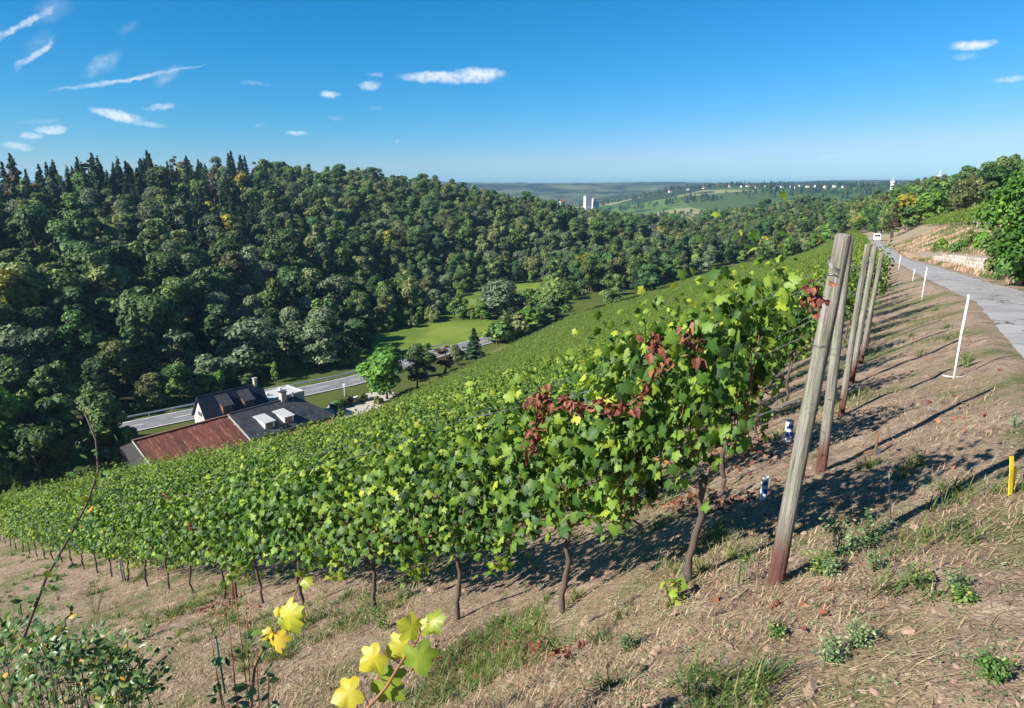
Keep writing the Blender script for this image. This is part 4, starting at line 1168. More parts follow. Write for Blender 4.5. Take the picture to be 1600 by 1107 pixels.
part('lean_to_roof', sl, slab([[-.2, -8.6, 4.5], [Ls, -8.6, 4.5], [Ls, -6.3, 5.2], [-.2, -6.3, 5.2]], .15), M_redroof)
part('lean_to_wall', sl, box(0, Ls - .2, -8.3, -6.05, -1.5, 4.3), M_cream)
part('vent_pipe', sl, box(Ls - 3.2, Ls - 2.95, -.1, .15, 8.1, 9.0), M_steel)
# blue-roofed house
hb = build_root('house', np.array([-50.4, 102.2]), 44.0, 'house with steep dark blue slate roof and cream gable')
gable_house(hb, 10.2, 2.7, 5.6, 9.0, .35, M_cream, M_slateblue)
w = part('window', hb, box(-.06, .02, -1.0, .9, 5.7, 6.6), M_bwhite)
link('pane', mk_mesh('pane', *boxes([(-.08, -.05, -.9, -.1, 5.78, 6.52), (-.08, -.05, 0, .8, 5.78, 6.52)]), M_glass), w)
for xx in (3.4, 7.0):
    d = part('dormer', hb, box(xx - .75, xx + .75, -2.5, -.8, 6.1, 7.6), M_brown)
    link('dormer_roof', mk_mesh('dormer_roof', *slab([[xx - 1.0, -2.9, 7.45], [xx + 1.0, -2.9, 7.45], [xx + 1.0, -.35, 8.75], [xx - 1.0, -.35, 8.75]], .1), M_slate), d)
    link('pane', mk_mesh('pane', *box(xx - .5, xx + .5, -2.53, -2.49, 6.4, 7.3), M_glass), d)
c1 = part('chimney', hb, box(9.2, 9.7, -.3, .2, 8.4, 10.1), M_cream)
link('chimney_cap', mk_mesh('chimney_cap', *box(9.1, 9.8, -.4, .3, 10.1, 10.25), M_grey), c1)
part('door', hb, box(4.8, 5.8, -2.76, -2.69, 0, 2.1), M_brown)
# flat-roofed annex
fb = build_root('annex', np.array([-43.6, 109.0]), HEADB, 'flat-roofed grey annex between the slate roof and the road')
part('wall', fb, box(0, 9.0, 0, 5.6, -1.0, 5.6), M_grey)
part('roof_deck', fb, box(.2, 8.8, .2, 5.4, 5.6, 5.72), M_flat)
for b in ((0, 9, 0, .2), (0, 9, 5.4, 5.6), (0, .2, .2, 5.4), (8.8, 9, .2, 5.4)):
    part('parapet', fb, box(*b, 5.6, 5.85), M_grey2)
for (xx, yy) in ((3.0, 2.4), (6.2, 3.4)):
    part('roof_vent', fb, box(xx, xx + .5, yy, yy + .5, 5.72, 6.25), M_steelw)
# boundary wall of the courtyard, lamp
pa, pb = px_at_z(516, 640, FLOOR), px_at_z(575, 624, FLOOR)
yw = build_root('courtyard_wall', pa[:2], math.degrees(math.atan2(pb[0] - pa[0], pb[1] - pa[1])), 'low pale wall round the gravel courtyard', 'wall')
Lw = float(np.hypot(*(pb - pa)[:2]))
part('wall_body', yw, box(0, Lw, 0, .3, -.2, 1.0), M_concrete); part('coping', yw, box(-.05, Lw + .05, -.06, .36, 1.0, 1.1), M_bwhite)
lp = px_at_z(539, 628, FLOOR)
lamp = link('lamp_post', None, loc=(lp[0], lp[1], FLOOR), label='slim white lamp post in the courtyard', cat='lamp post')
link('pole', tubes_mesh('pole', [(np.array([[0, 0, 0], [0, 0, 1.5], [0, 0, 3.2]]), [.07, .055, .05], 8)], M_steelw), lamp)
link('lantern', mk_mesh('lantern', *boxes([(-.18, .18, -.18, .18, 3.2, 3.6), (-.24, .24, -.24, .24, 3.6, 3.68)]), M_steelw), lamp)

# ------------------------------------------------------------------ far buildings
def far_house(u, v, dist, w, d, h, head, label, roofm, wallm=M_bwhite, ztop=None, rh=2.2):
    dr = px_dir(u, v); t = dist / dr[1]; P = dr * t
    z = Hs(P[0], P[1]) if ztop is None else P[2]
    e = build_root('house', P, head, label, 'house', z=z, group='far houses')
    V = np.array([[-w / 2, -d / 2, -6], [w / 2, -d / 2, -6], [w / 2, d / 2, -6], [-w / 2, d / 2, -6], [-w / 2, -d / 2, h], [w / 2, -d / 2, h], [w / 2, d / 2, h], [-w / 2, d / 2, h], [-w / 2, 0, h + rh], [w / 2, 0, h + rh]], float)
    link('wall', mk_mesh('wall', V, [np.array([[0, 1, 5, 4], [2, 3, 7, 6], [1, 2, 6, 5], [3, 0, 4, 7]]), np.array([[5, 6, 9], [7, 4, 8]])], wallm), e)
    for sg in (-1, 1):
        a = [[-w / 2 - .3, sg * (d / 2 + .3), h - .2], [w / 2 + .3, sg * (d / 2 + .3), h - .2], [w / 2 + .3, 0, h + rh + .1], [-w / 2 - .3, 0, h + rh + .1]]
        if sg > 0: a = [a[1], a[0], a[3], a[2]]
        link('roof', mk_mesh('roof', *slab(a, .15), roofm), e)
    for q in range(3):
        link('window', mk_mesh('window', *box(-w / 3 + q * w / 3 - .6, -w / 3 + q * w / 3 + .6, -d / 2 - .05, -d / 2 + .02, h * .3, h * .3 + 1.4), M_glass), e)
    return e
far_house(1021, 368, 470, 6, 5, 3.5, 80, 'white gabled house among the trees at the valley bottom', M_slate, ztop=1, rh=3.5)
far_house(1012, 366, 500, 5, 5, 3, 100, 'smaller pale house left of the white gabled house in the trees', M_slate, ztop=1, rh=3)
far_house(1105, 351, 620, 22, 9, 4, 95, 'long low white building where the valley narrows', M_slate, ztop=1, rh=2)
far_house(878, 318, 900, 7, 6, 2.5, 70, 'white house left of the tall apartment block', M_redroof, ztop=1)
HP = [(1047, 299), (1075, 295), (1100, 296), (1123, 293), (1140, 297), (1160, 292), (1180, 294), (1198, 291), (1215, 293), (1222, 296), (1236, 292), (1250, 294), (1262, 292), (1275, 294), (1290, 293), (1304, 295), (1318, 293), (1168, 297), (1208, 297), (1243, 297)]
for q, (u, v) in enumerate(HP):
    az = px_dir(u, v); rr_ = RNG.uniform(1820, 1930)
    far_house(u, v, rr_ * az[1] / math.hypot(az[0], az[1]), RNG.uniform(7, 11), 7, RNG.uniform(3, 4.6), RNG.uniform(60, 120), ordinal(sorted(h_[0] for h_ in HP).index(u)) + ' small white house from the left in the far hilltop village', [M_redroof, M_slate][q % 2], [M_bwhite, M_grey2, M_cream][q % 3])
def tower_block(u, v, dist, w, d, h, label):
    dr = px_dir(u, v); P = dr * (dist / dr[1])
    e = build_root('apartment_block', P, 70, label, 'building', z=P[2])
    link('wall', mk_mesh('wall', *box(-w / 2, w / 2, -d / 2, d / 2, -20, h), M_grey2), e)
    link('roof', mk_mesh('roof', *box(-w / 2 - .2, w / 2 + .2, -d / 2 - .2, d / 2 + .2, h, h + .5), M_grey), e)
    wm = mk_mesh('window', *box(-.95, .95, -.06, .06, 0, 1.5), M_glass)
    nf, nc = int(h / 2.9), int(w / 3.2)
    for a in range(nf):
        for b in range(nc):
            link('window', wm, e, loc=(-w / 2 + (b + .5) * w / nc, -d / 2, 1.0 + a * 2.9))
    return e
tower_block(918, 322, 1150, 11, 9, 16, 'taller left half of the white apartment block above the trees')
tower_block(930, 322, 1165, 10, 9, 12, 'lower right half of the white apartment block above the trees')
dr = px_dir(1393, 300); P = dr * (820 / dr[1])
wt = link('water_tower', None, loc=P, label='slim white tower rising above the trees on the right skyline', cat='tower')
link('shaft', tubes_mesh('shaft', [(np.array([[0, 0, -15], [0, 0, 0], [0, 0, 9]]), [2.2, 2.0, 1.9], 12)], M_bwhite), wt)
link('head', tubes_mesh('head', [(np.array([[0, 0, 9], [0, 0, 10.5], [0, 0, 12], [0, 0, 13]]), [1.9, 2.6, 2.5, 1.2], 12)], M_bwhite), wt)
link('mast', tubes_mesh('mast', [(np.array([[0, 0, 13], [0, 0, 15], [0, 0, 17]]), [.3, .25, .2], 6)], M_steelw), wt)
dr = px_dir(1466, 290); P = dr * (900 / dr[1])
rt = link('radio_tower', None, loc=P, label='thin telecommunication tower with round platforms on the right skyline', cat='tower')
link('shaft', tubes_mesh('shaft', [(np.array([[0, 0, -15], [0, 0, 4], [0, 0, 12]]), [1.6, 1.3, 1.1], 12)], M_bwhite), rt)
for zc, r in ((8, 3.0), (11.5, 3.4)):
    link('platform', tubes_mesh('platform', [(np.array([[0, 0, zc], [0, 0, zc + .5], [0, 0, zc + 1.2]]), [r, r, r * .9], 14)], M_steelw), rt)
link('mast', tubes_mesh('mast', [(np.array([[0, 0, 12], [0, 0, 16], [0, 0, 20]]), [.5, .35, .2], 6)], M_steelw), rt)

# white van where the path vanishes
vp = np.array([100., 187.]); m_, n_ = path_mn(np.array([vp[0]]), np.array([vp[1]]))
vp = vp + np.array([.888, -.46]) * float(1.2 - n_[0])
van = link('van', None, loc=(vp[0], vp[1], Hs(*vp) + .02), rotz=rad(90 - 27), label='small white van parked where the path vanishes', cat='van')
Vb = []
prof = [(-2.3, .35), (2.2, .35), (2.3, .95), (1.6, 1.15), (1.1, 1.95), (-2.2, 2.0), (-2.3, 1.2)]
for yy in (-.9, .9): Vb += [[a, yy * (.9 if b > 1.5 else 1), b] for a, b in prof]
Vb = np.array(Vb); n = len(prof)
vm = bpy.data.meshes.new('body'); vm.from_pydata(Vb.tolist(), [], [list(range(n))[::-1], list(range(n, 2 * n))] + [[a, (a + 1) % n, n + (a + 1) % n, n + a] for a in range(n)]); vm.materials.append(M_steelw)
link('body', vm, van)
part('windscreen', van, slab([[1.63, -.75, 1.2], [1.63, .75, 1.2], [1.16, .7, 1.88], [1.16, -.7, 1.88]], .03), M_glass)
part('rear_window', van, box(-2.34, -2.27, -.7, .7, 1.25, 1.8), M_glass)
for yy in (-.88, .88): part('side_window', van, box(-.2, .95, yy - .04, yy + .04, 1.25, 1.8), M_glass)
for xx in (-1.4, 1.4):
    for yy in (-.86, .86):
        link('wheel', tubes_mesh('wheel', [(np.array([[0, -.1, 0], [0, 0, 0], [0, .1, 0]]), [.32, .34, .32], 14)], M_black), van, loc=(xx, yy, .34))

# ------------------------------------------------------------------ stone wall above the path
def path_pt(m, n):
    x = np.interp(m, PLEN, PATH[:, 0]); y = np.interp(m, PLEN, PATH[:, 1])
    x2 = np.interp(m + .5, PLEN, PATH[:, 0]); y2 = np.interp(m + .5, PLEN, PATH[:, 1])
    d = np.array([x2 - x, y2 - y]); d /= np.linalg.norm(d)
    return np.array([x, y]) + n * np.array([d[1], -d[0]]), math.atan2(d[1], d[0])
w0, _ = path_pt(24, 3.15)
sw = link('stone_wall', None, loc=(w0[0], w0[1], Hs(*w0)), label='low dry-stone retaining wall along the uphill side of the path', cat='wall')
ms = np.arange(20, 92, 1.0)
pts = np.array([path_pt(a, 3.26)[0] for a in ms])
wall_h = lambda a: .74 * sst(a, 10, 24) * (1 - sst(a, 74, 98)) * (1 + .22 * vnoise(a * .31, a * 0 + 3.3, 4))
zbase = np.interp(ms, PATHZ_M, PATHZ) + .2
org = np.array(sw.location); n = len(ms)
dirs = np.array([path_pt(a, 5.0)[0] - path_pt(a, 4.0)[0] for a in ms])
Fr = np.c_[pts, zbase - .4] - org; Fr_t = np.c_[pts, zbase + wall_h(ms)] - org
Bk = Fr + np.c_[dirs * .4, np.zeros(n)]; Bk_t = Fr_t + np.c_[dirs * .4, np.zeros(n)]
V = np.concatenate([Fr, Fr_t, Bk_t, Bk]); i = np.arange(n - 1)
Q = np.concatenate([np.stack([i, i + n, i + n + 1, i + 1], -1), np.stack([i + n, i + 2 * n, i + 2 * n + 1, i + n + 1], -1), np.stack([i + 2 * n, i + 3 * n, i + 3 * n + 1, i + 2 * n + 1], -1)])
link('core', mk_mesh('core', V, Q, M_mortar), sw)
def rock_mesh(seed, sx, sy, sz):
    rng = np.random.default_rng(seed)
    V, F = box(-sx, sx, -sy, sy, -sz, sz)
    V = V * rng.uniform(.78, 1.06, V.shape)
    C = np.array([[0, -sy * 1.12, 0], [0, 0, sz * 1.05]]) 
    V = np.concatenate([V, C + rng.normal(0, .01, C.shape)])
    T = []
    for f, f4 in enumerate(F):
        if f == 2: T += [[f4[a], f4[(a + 1) % 4], 8] for a in range(4)]
        elif f == 1: T += [[f4[a], f4[(a + 1) % 4], 9] for a in range(4)]
        else: T += [[f4[0], f4[1], f4[2]], [f4[0], f4[2], f4[3]]]
    return mk_mesh('stone', V, np.array(T), M_stone)
ROCK = [rock_mesh(700 + a, RNG.uniform(.17, .30), .09, RNG.uniform(.095, .135)) for a in range(10)]
cnt = 0
for course in range(4):
    mm = 23.0 + .2 * (course % 2)
    while mm < 60 and cnt < 298:
        rk = ROCK[int(RNG.integers(0, 10))]
        wdt = max(abs(v.co.x) for v in rk.vertices) * 2
        mm += wdt / 2
        p, a = path_pt(mm, 3.2 + RNG.uniform(-.02, .02))
        zb = float(np.interp(mm, PATHZ_M, PATHZ)) + .14
        hz = .09 + course * .185
        if hz < float(wall_h(np.array([mm]))[0]) + .05:
            o = link('stone', rk, sw, loc=(p[0] - org[0], p[1] - org[1], zb + hz - org[2]), rotz=a + math.pi + RNG.normal(0, .05))
            o.scale = (1.02, 1, .8); cnt += 1
        mm += wdt / 2 + .015

# ------------------------------------------------------------------ marker poles, strip, anchor, growth tubes
def on_px(u, v): return px_ground(u, v)
def marker(u, v, hpx, label, r=.012):
    P = on_px(u, v); d = proj(P)[2]; h = hpx * d / FOC * 1.04
    e = link('marker_pole', None, loc=P, label=label, cat='marker pole', group='white marker poles beside the path')
    link('pole', tubes_mesh('pole', [(np.array([[0, 0, -.1], [0, 0, h * .5], [.012, 0, h]]), [r, r, r * .95], 8)], M_white), e)
    link('cap', tubes_mesh('cap', [(np.array([[.012, 0, h], [.012, 0, h + .02], [.012, 0, h + .03]]), [r * 1.15, r * 1.15, r * .6], 8)], M_white), e)
    return e, h, P
e, h, P = marker(1490, 593, 123, 'nearest and tallest white marker pole, beside the path')
link('foot_wire', tubes_mesh('foot_wire', [(np.array([[-.12, .02, .03], [0, 0, .015], [.1, -.02, .03]]), .006, 5)], M_white), e)
marker(1440, 470, 48, 'second white marker pole along the path, with a yellowish tint', .016)
marker(1426, 440, 17, 'third white marker pole, short, near the path edge', .016)
marker(1404, 422, 21, 'farthest white marker pole, at the bend of the path', .02)
P = on_px(1580, 775)
e = link('marker_strip', None, loc=P, rotz=.25, label='bright yellow plastic strip sticking out of the ground at right', cat='marker')
d = proj(P)[2]; k = d / FOC
def ribbon(pts, w, th=.002):
    pts = np.array(pts, float); n = len(pts)
    V = []
    for dy in (-th, th):
        for p in pts: V += [[p[0] - w / 2, p[1] + dy, p[2]], [p[0] + w / 2, p[1] + dy, p[2]]]
    V = np.array(V); i = np.arange(n - 1) * 2
    a = np.stack([i, i + 1, i + 3, i + 2], -1); b = a[:, ::-1] + 2 * n
    s1 = np.stack([i, i + 2, i + 2 + 2 * n, i + 2 * n], -1); s2 = np.stack([i + 1, i + 1 + 2 * n, i + 3 + 2 * n, i + 3], -1)
    return V, np.concatenate([a, b, s1, s2])
part('strip', e, ribbon([[.0, 0, -.05], [-.015, .005, 20 * k], [-.035, .0, 45 * k], [-.04, .01, 66 * k]], 7 * k), M_yel)
part('strip', e, ribbon([[.012, .01, -.05], [.02, .02, 22 * k], [.008, .015, 46 * k]], 6 * k), M_yel)
def tube_thing(u, v, w, h, label):
    P = on_px(u, v); d = proj(P)[2]; k = d / FOC
    e = link('plant_tube', None, loc=P, label=label, cat='plant tube', group='plastic plant tubes')
    n = 12; a = np.linspace(0, 2 * np.pi, n, endpoint=False); zz = np.linspace(-.02, h * k, 7)
    R_ = w * k / 2 * (1 + .06 * np.sin(a * 2)[None, :] + .03 * RNG.normal(size=(7, n)))
    V = np.stack([R_ * np.cos(a), R_ * np.sin(a), np.repeat(zz[:, None], n, 1)], -1).reshape(-1, 3)
    i = np.arange(6)[:, None] * n; j = np.arange(n)[None, :]; kk = (j + 1) % n
    Q = np.stack([i + j, i + kk, i + n + kk, i + n + j], -1).reshape(-1, 4)
    link('sleeve', mk_mesh('sleeve', V, Q, M_white, smooth=True), e)
    for zc, hh in ((.28, .2), (.66, .16)):
        R2 = w * k / 2 * 1.1
        th = np.linspace(-2.6, -1.0, 7)
        Vp = np.concatenate([np.stack([R2 * np.cos(th), R2 * np.sin(th), np.full(7, h * k * zc) + .01 * np.sin(th * 3)], -1), np.stack([R2 * np.cos(th), R2 * np.sin(th), np.full(7, h * k * (zc + hh)) + .01 * np.sin(th * 3)], -1)])
        i = np.arange(6)
        link('blue_print', mk_mesh('blue_print', Vp, np.stack([i, i + 1, i + 8, i + 7], -1), M_blue), e)
tube_thing(1231, 690, 13, 34, 'white plastic sleeve with blue print, behind the frontmost post')
tube_thing(1192, 782, 11, 38, 'blue and white plastic sleeve hidden by leaves left of the frontmost post')
P = on_px(1368, 712); d = proj(P)[2]; k = d / FOC
e = link('ground_anchor', None, loc=P, label='rusty iron anchor with dark strap in the dry grass', cat='anchor')
link('rod', tubes_mesh('rod', [(np.array([[0, 0, -.05], [-.005, 0, 20 * k], [-.01, 0, 36 * k]]), .011, 7)], M_rustm), e)
link('arm', tubes_mesh('arm', [(np.array([[-16 * k, .02, .01], [-6 * k, .01, 7 * k], [0, 0, 8 * k]]), .009, 6)], M_rustm), e)
part('strap', e, box(-.012, .03, -.014, .0, -.01, 12 * k), M_pink)
P = on_px(1394, 830); d = proj(P)[2]; k = d / FOC
e = link('wire_anchor', None, loc=P, label='steel anchor hook with guy wire in front of the frontmost post shadow', cat='anchor')
t = np.linspace(-.6, np.pi + .5, 14)
link('hook', tubes_mesh('hook', [(np.concatenate([[[.022, 0, -.06]], np.stack([.0 + .022 * np.cos(t), np.zeros(14), 10 * k + .02 * np.sin(t)], -1), [[-.022, 0, 4 * k]]]), .0045, 6)], M_steel), e)
top = np.array([row_start[0][0] + .12, row_start[0][1] - .1, post_tops[0][1] + .95])
g0 = np.array([-.01, 0, 12 * k])
link('guy_wire', tubes_mesh('guy_wire', [(np.array([g0, (g0 + np.array([-.02, .03, .17])), np.array([-.03, .06, .33])]), .003, 5)], M_steel), e)

# ------------------------------------------------------------------ vineyard above the path: hedge stuff and stakes
xs_, ys_ = [], []
for r in range(58):
    m0 = 66 + r * 2.2
    for a in np.arange(11.4, 27, 1.2):
        p, _ = path_pt(m0 - .5 * (a - 11), a); xs_.append(p[0]); ys_.append(p[1])
xs_, ys_ = np.array(xs_), np.array(ys_)
gn_scatter('upper_vines', np.c_[xs_, ys_, H(xs_, ys_)], RNG.uniform(0, 6.28, len(xs_)) * .05 + 2.6, RNG.uniform(.95, 1.2, len(xs_)), RNG.integers(0, 8, len(xs_)), HEDGE, 'bright green vine rows on the bank above the path', 'vineyard')
for q in range(16):
    p, a = path_pt(66 + q * 2.2, 10.4 + .1 * math.sin(q * 2)); z = Hs(*p)
    e = link('vine_stake', None, loc=(p[0], p[1], z), rotz=a, label='%s slanting grey stake along the front of the upper vine rows' % ordinal(q), cat='stake', group='stakes of the upper vineyard')
    link('shaft', mk_mesh('shaft', *slab([[-.03, -.03, 0], [.03, -.03, 0], [.03 - .5, .03, 2.1], [-.03 - .5, .03, 2.1]], .04), M_steelw), e)

# ------------------------------------------------------------------ foreground vegetation
def ground_pts(n, rmin, rmax, a0=-44, a1=44, power=2.0):
    u = RNG.random(n); r = rmin * (rmax / rmin) ** u
    a = np.radians(RNG.uniform(a0, a1, n))
    x, y = r * np.sin(a), r * np.cos(a)
    m, nn = path_mn(x, y)
    ok = (nn < -.15) | ((nn > 2.4) & (nn < 3.1))
    return x[ok], y[ok]
def blades(x, y, length, width, bend, lift, tint, mat, name, label, cat, seg=2):
    """thin bent blades, one mesh"""
    n = len(x); z = H(x, y) - .004
    th = RNG.uniform(0, 2 * np.pi, n); d = np.stack([np.cos(th), np.sin(th)], -1)
    L = length; pr = np.stack([-d[:, 1], d[:, 0]], -1)
    # slope-following base frame
    gz = .40 * (GX * d[:, 0] + GY * d[:, 1])
    V = np.zeros((n, 2 * seg + 1, 3))
    for k in range(seg + 1):
        f = k / seg
        hor = L * np.cos(lift) * f + L * bend * f * f * .5
        ver = L * np.sin(lift) * f * (1 - .5 * bend * f)
        c = np.stack([x + d[:, 0] * hor, y + d[:, 1] * hor, z + ver + gz * hor], -1)
        if k == seg: V[:, 2 * seg] = c
        else:
            w = width * (1 - .55 * f)
            V[:, 2 * k] = c - np.c_[pr * w[:, None], np.zeros(n)]; V[:, 2 * k + 1] = c + np.c_[pr * w[:, None], np.zeros(n)]
    k1 = 2 * seg + 1
    T = []
    for k in range(seg - 1): T += [[2 * k, 2 * k + 1, 2 * k + 3], [2 * k, 2 * k + 3, 2 * k + 2]]
    T += [[2 * seg - 2, 2 * seg - 1, 2 * seg]]
    F = (np.array(T)[None] + (np.arange(n) * k1)[:, None, None]).reshape(-1, 3)
    me = mk_mesh(name, V.reshape(-1, 3), F, mat, attr=np.repeat(tint, k1))
    return link(name, me, label=label, cat=cat, kind='stuff')
def patch(x, y, sc, seed): return vnoise(x * sc, y * sc, seed) + .5 * vnoise(x * sc * 2.7, y * sc * 2.7, seed + 1)
# straw lying on the soil
x, y = ground_pts(135000, 1.3, 26)
n = len(x)
blades(x, y, RNG.uniform(.03, .13, n), RNG.uniform(.0009, .0022, n) * (1 + .12 * np.hypot(x, y)), RNG.uniform(-.1, .3, n), np.abs(RNG.normal(.05, .16, n)), np.clip(RNG.normal(.5, .25, n), 0, 1), M_straw, 'dry_straw', 'dry straw and cut stalks lying on the bare soil', 'straw')
# upright dry grass
x, y = ground_pts(80000, 1.5, 30)
k = (patch(x, y, .55, 41) > np.where(x < .2, -.12, .06)); x, y = x[k], y[k]; n = len(x)
blades(x, y, np.where(x > .2, RNG.uniform(.02, .085, n), RNG.uniform(.04, .14, n)), RNG.uniform(.0011, .0023, n) * (1 + .14 * np.hypot(x, y)), RNG.uniform(.1, .8, n), RNG.uniform(.6, 1.45, n), np.clip(RNG.normal(.55, .25, n), 0, 1), M_straw, 'dry_grass', 'faded dry grass standing in patches between the weeds', 'grass')
# green grass tufts in patches
cx, cy = ground_pts(5200, 1.6, 26)
k = np.where(cx < .3, patch(cx, cy, .5, 51) > .18, (patch(cx, cy, 2.3, 54) > .2) & (RNG.random(len(cx)) < .5)); cx, cy = cx[k], cy[k]
nb = 26
x = np.repeat(cx, nb) + RNG.normal(0, .035, len(cx) * nb); y = np.repeat(cy, nb) + RNG.normal(0, .035, len(cx) * nb)
n = len(x); tt = np.repeat(np.clip(RNG.normal(.55, .28, len(cx)), 0, 1), nb)
blades(x, y, RNG.uniform(.05, .19, n), RNG.uniform(.0015, .0035, n) * (1 + .1 * np.hypot(x, y)), RNG.uniform(.1, .9, n), RNG.uniform(.5, 1.45, n), np.clip(tt + RNG.normal(0, .15, n), 0, 1), M_grass, 'grass_tufts', 'green grass tufts scattered over the dry headland', 'grass', seg=3)
# small clods and stones
x, y = ground_pts(14000, 1.4, 14); n = len(x)
IV = np.array([[0, 0, 1], [.9, 0, .3], [.3, .85, .3], [-.75, .5, .3], [-.7, -.55, .3], [.3, -.9, .3], [0, 0, -.6]]) 
IF = np.array([[0, 1, 2], [0, 2, 3], [0, 3, 4], [0, 4, 5], [0, 5, 1], [6, 2, 1], [6, 3, 2], [6, 4, 3], [6, 5, 4], [6, 1, 5]])
M_clod = plain('soil_clod', (.27, .185, .135), .95, .6, 9, bmp=.6)
sz = RNG.gamma(1.5, .0042, n) + .003
V, F, t = scatter(IV, IF, frames(RNG.normal(0, .35, (n, 3)) + [0, 0, 1]), np.stack([x, y, H(x, y) + sz * .1], -1), np.stack([sz * RNG.uniform(.8, 1.5, n), sz * RNG.uniform(.7, 1.2, n), sz * .5], -1), np.zeros(n))
link('soil_clods', mk_mesh('soil_clods', V, F, M_clod), label='crumbly clods and little stones strewn over the soil', cat='clods', kind='stuff')
# fallen red leaves under and behind the vines
px, py = [], []
for (u, v, ru, rv, k) in [(800, 1020, 90, 22, 150), (1130, 700, 90, 45, 340), (340, 950, 50, 16, 110), (560, 870, 60, 14, 110), (1050, 790, 110, 20, 180), (820, 810, 70, 16, 90), (1500, 640, 130, 60, 20), (1250, 960, 120, 50, 8), (700, 1040, 80, 20, 60)]:
    for _ in range(k):
        d = px_dir(u + RNG.normal(0, ru * .5), v + RNG.normal(0, rv * .5)); t = np.geomspace(1.2, 40, 260); zz = H(d[0] * t, d[1] * t, micro=False)
        b = (d[2] * t) < zz
        if b.any(): i0 = np.argmax(b); px.append(d[0] * t[i0]); py.append(d[1] * t[i0])
x, y = np.array(px), np.array(py); n = len(x)
CL_ = LV2.copy(); CL_[:, 2] += 1.3 * CL_[:, 0] ** 2 + .35 * np.sin(CL_[:, 1] * 4)
V, F, t = scatter(CL_, LF2, frames(RNG.normal(0, .5, (n, 3)) + [0, 0, 1]), np.stack([x, y, H(x, y) + .012], -1), RNG.uniform(.022, .05, n), np.clip(RNG.normal(.5, .3, n), 0, 1))
link('fallen_leaves', mk_mesh('fallen_leaves', V, F, M_red, attr=t), label='curled reddish brown fallen vine leaves on the ground', cat='leaves', kind='stuff')
# withered red leaf bunches hanging in the nearest row
c0 = float(ROWN @ P1)
def row_px(u, v, off):
    d = px_dir(u, v); return d * ((c0 - off) / float(ROWN @ d[:2]))
def red_bunch(path_px, n, size, label):
    pts = np.array([row_px(u, v, .27) for u, v in path_px])
    e = link('withered_shoot', None, loc=pts[0], label=label, cat='withered shoot', group='withered red shoots in the vine row')
    q = pts - pts[0]
    link('stem', tubes_mesh('stem', [(np.concatenate([q, [q[-1] + [0, 0, -.02]]]), .003, 5)], M_cane), e)
    f = RNG.random(n) * (len(q) - 1); i0 = f.astype(int); fr = (f - i0)[:, None]
    P = q[i0] * (1 - fr) + q[np.minimum(i0 + 1, len(q) - 1)] * fr + RNG.normal(0, .022, (n, 3))
    C2 = LV2.copy(); C2[:, 2] += 1.1 * C2[:, 0] ** 2; C2[:, 0] *= .6
    T = RNG.normal(0, .35, (n, 3)) + [0, 0, -1]
    V, F, t = scatter(C2, LF2, frames(RNG.normal(0, 1, (n, 3)), T), P, RNG.uniform(.035, .07, n) * size, np.clip(RNG.normal(.5, .28, n), 0, 1))
    o = link('withered_leaves', mk_mesh('withered_leaves', V, F, M_red, attr=t), e, kind='stuff')
red_bunch([(845, 605), (848, 640), (836, 680), (826, 712)], 70, 1.0, 'longest withered red shoot hanging near the middle of the nearest row')
red_bunch([(825, 625), (850, 620), (866, 640)], 36, 1.0, 'withered red leaves spread at the top of the longest red shoot')
red_bunch([(872, 622), (905, 632), (945, 634), (990, 632)], 70, 1.0, 'horizontal string of withered red leaves along the upper wire')
red_bunch([(1000, 625), (1012, 605), (1030, 580), (1045, 562)], 40, .9, 'withered red leaves climbing right of the horizontal string')
red_bunch([(1019, 518), (1026, 548)], 26, 1.0, 'small withered red bunch at the top of the nearest row')
red_bunch([(1078, 512), (1084, 550)], 26, 1.0, 'withered red bunch right of the small one at the row top')
red_bunch([(1270, 440), (1280, 480)], 34, .8, 'withered red bunch beside the frontmost post')
red_bunch([(252, 770), (262, 778)], 14, 1.0, 'tiny withered red bunch in the left part of the nearest row')
red_bunch([(293, 815), (300, 830)], 12, 1.0, 'withered red bunch just left of the wooden row post')
# tall light shoots above the row
def sprout(path_px, n, size, label):
    pts = np.array([row_px(u, v, .05) for u, v in path_px])
    e = link('vine_shoot', None, loc=pts[0], label=label, cat='vine shoot', group='shoots rising above the nearest vine row')
    q = pts - pts[0]
    link('stem', tubes_mesh('stem', [(q, np.linspace(.005, .002, len(q)), 5)], M_grass), e)
    for a in range(n):
        f = (a + .5) / n * (len(q) - 1); i0 = int(f); p = q[i0] * (1 - f + i0) + q[min(i0 + 1, len(q) - 1)] * (f - i0)
        nn = np.array([[RNG.normal(0, .6), RNG.normal(-.5, .5), .7]]); tt = np.array([[RNG.normal(0, .8), RNG.normal(0, .5), -.2]])
        R_ = frames(nn, tt)[0]; S_ = size * RNG.uniform(.6, 1.1) * (1 - .4 * a / n)
        o = link('leaf', leaf_src[3 + (a % 2)], e)
        o.matrix_basis = Matrix([[R_[r_][0] * S_, R_[r_][1] * S_, R_[r_][2] * S_, p[r_]] for r_ in range(3)] + [[0, 0, 0, 1]])
sprout([(1010, 560), (1008, 510), (1004, 482)], 7, .07, 'pale shoot sticking up alone above the middle of the row')
sprout([(1240, 500), (1226, 440), (1218, 405)], 9, .09, 'leafy shoot crowding the top of the row beside the end post')
sprout([(1150, 520), (1135, 470), (1140, 455)], 7, .07, 'yellow-green shoot rising left of the leafy end-post shoot')
sprout([(735, 640), (730, 600), (726, 580)], 6, .07, 'pale shoot above the row left of the red leaves')
sprout([(1075, 560), (1050, 500), (1045, 478)], 6, .07, 'thin shoot between the two red bunches at the row top')

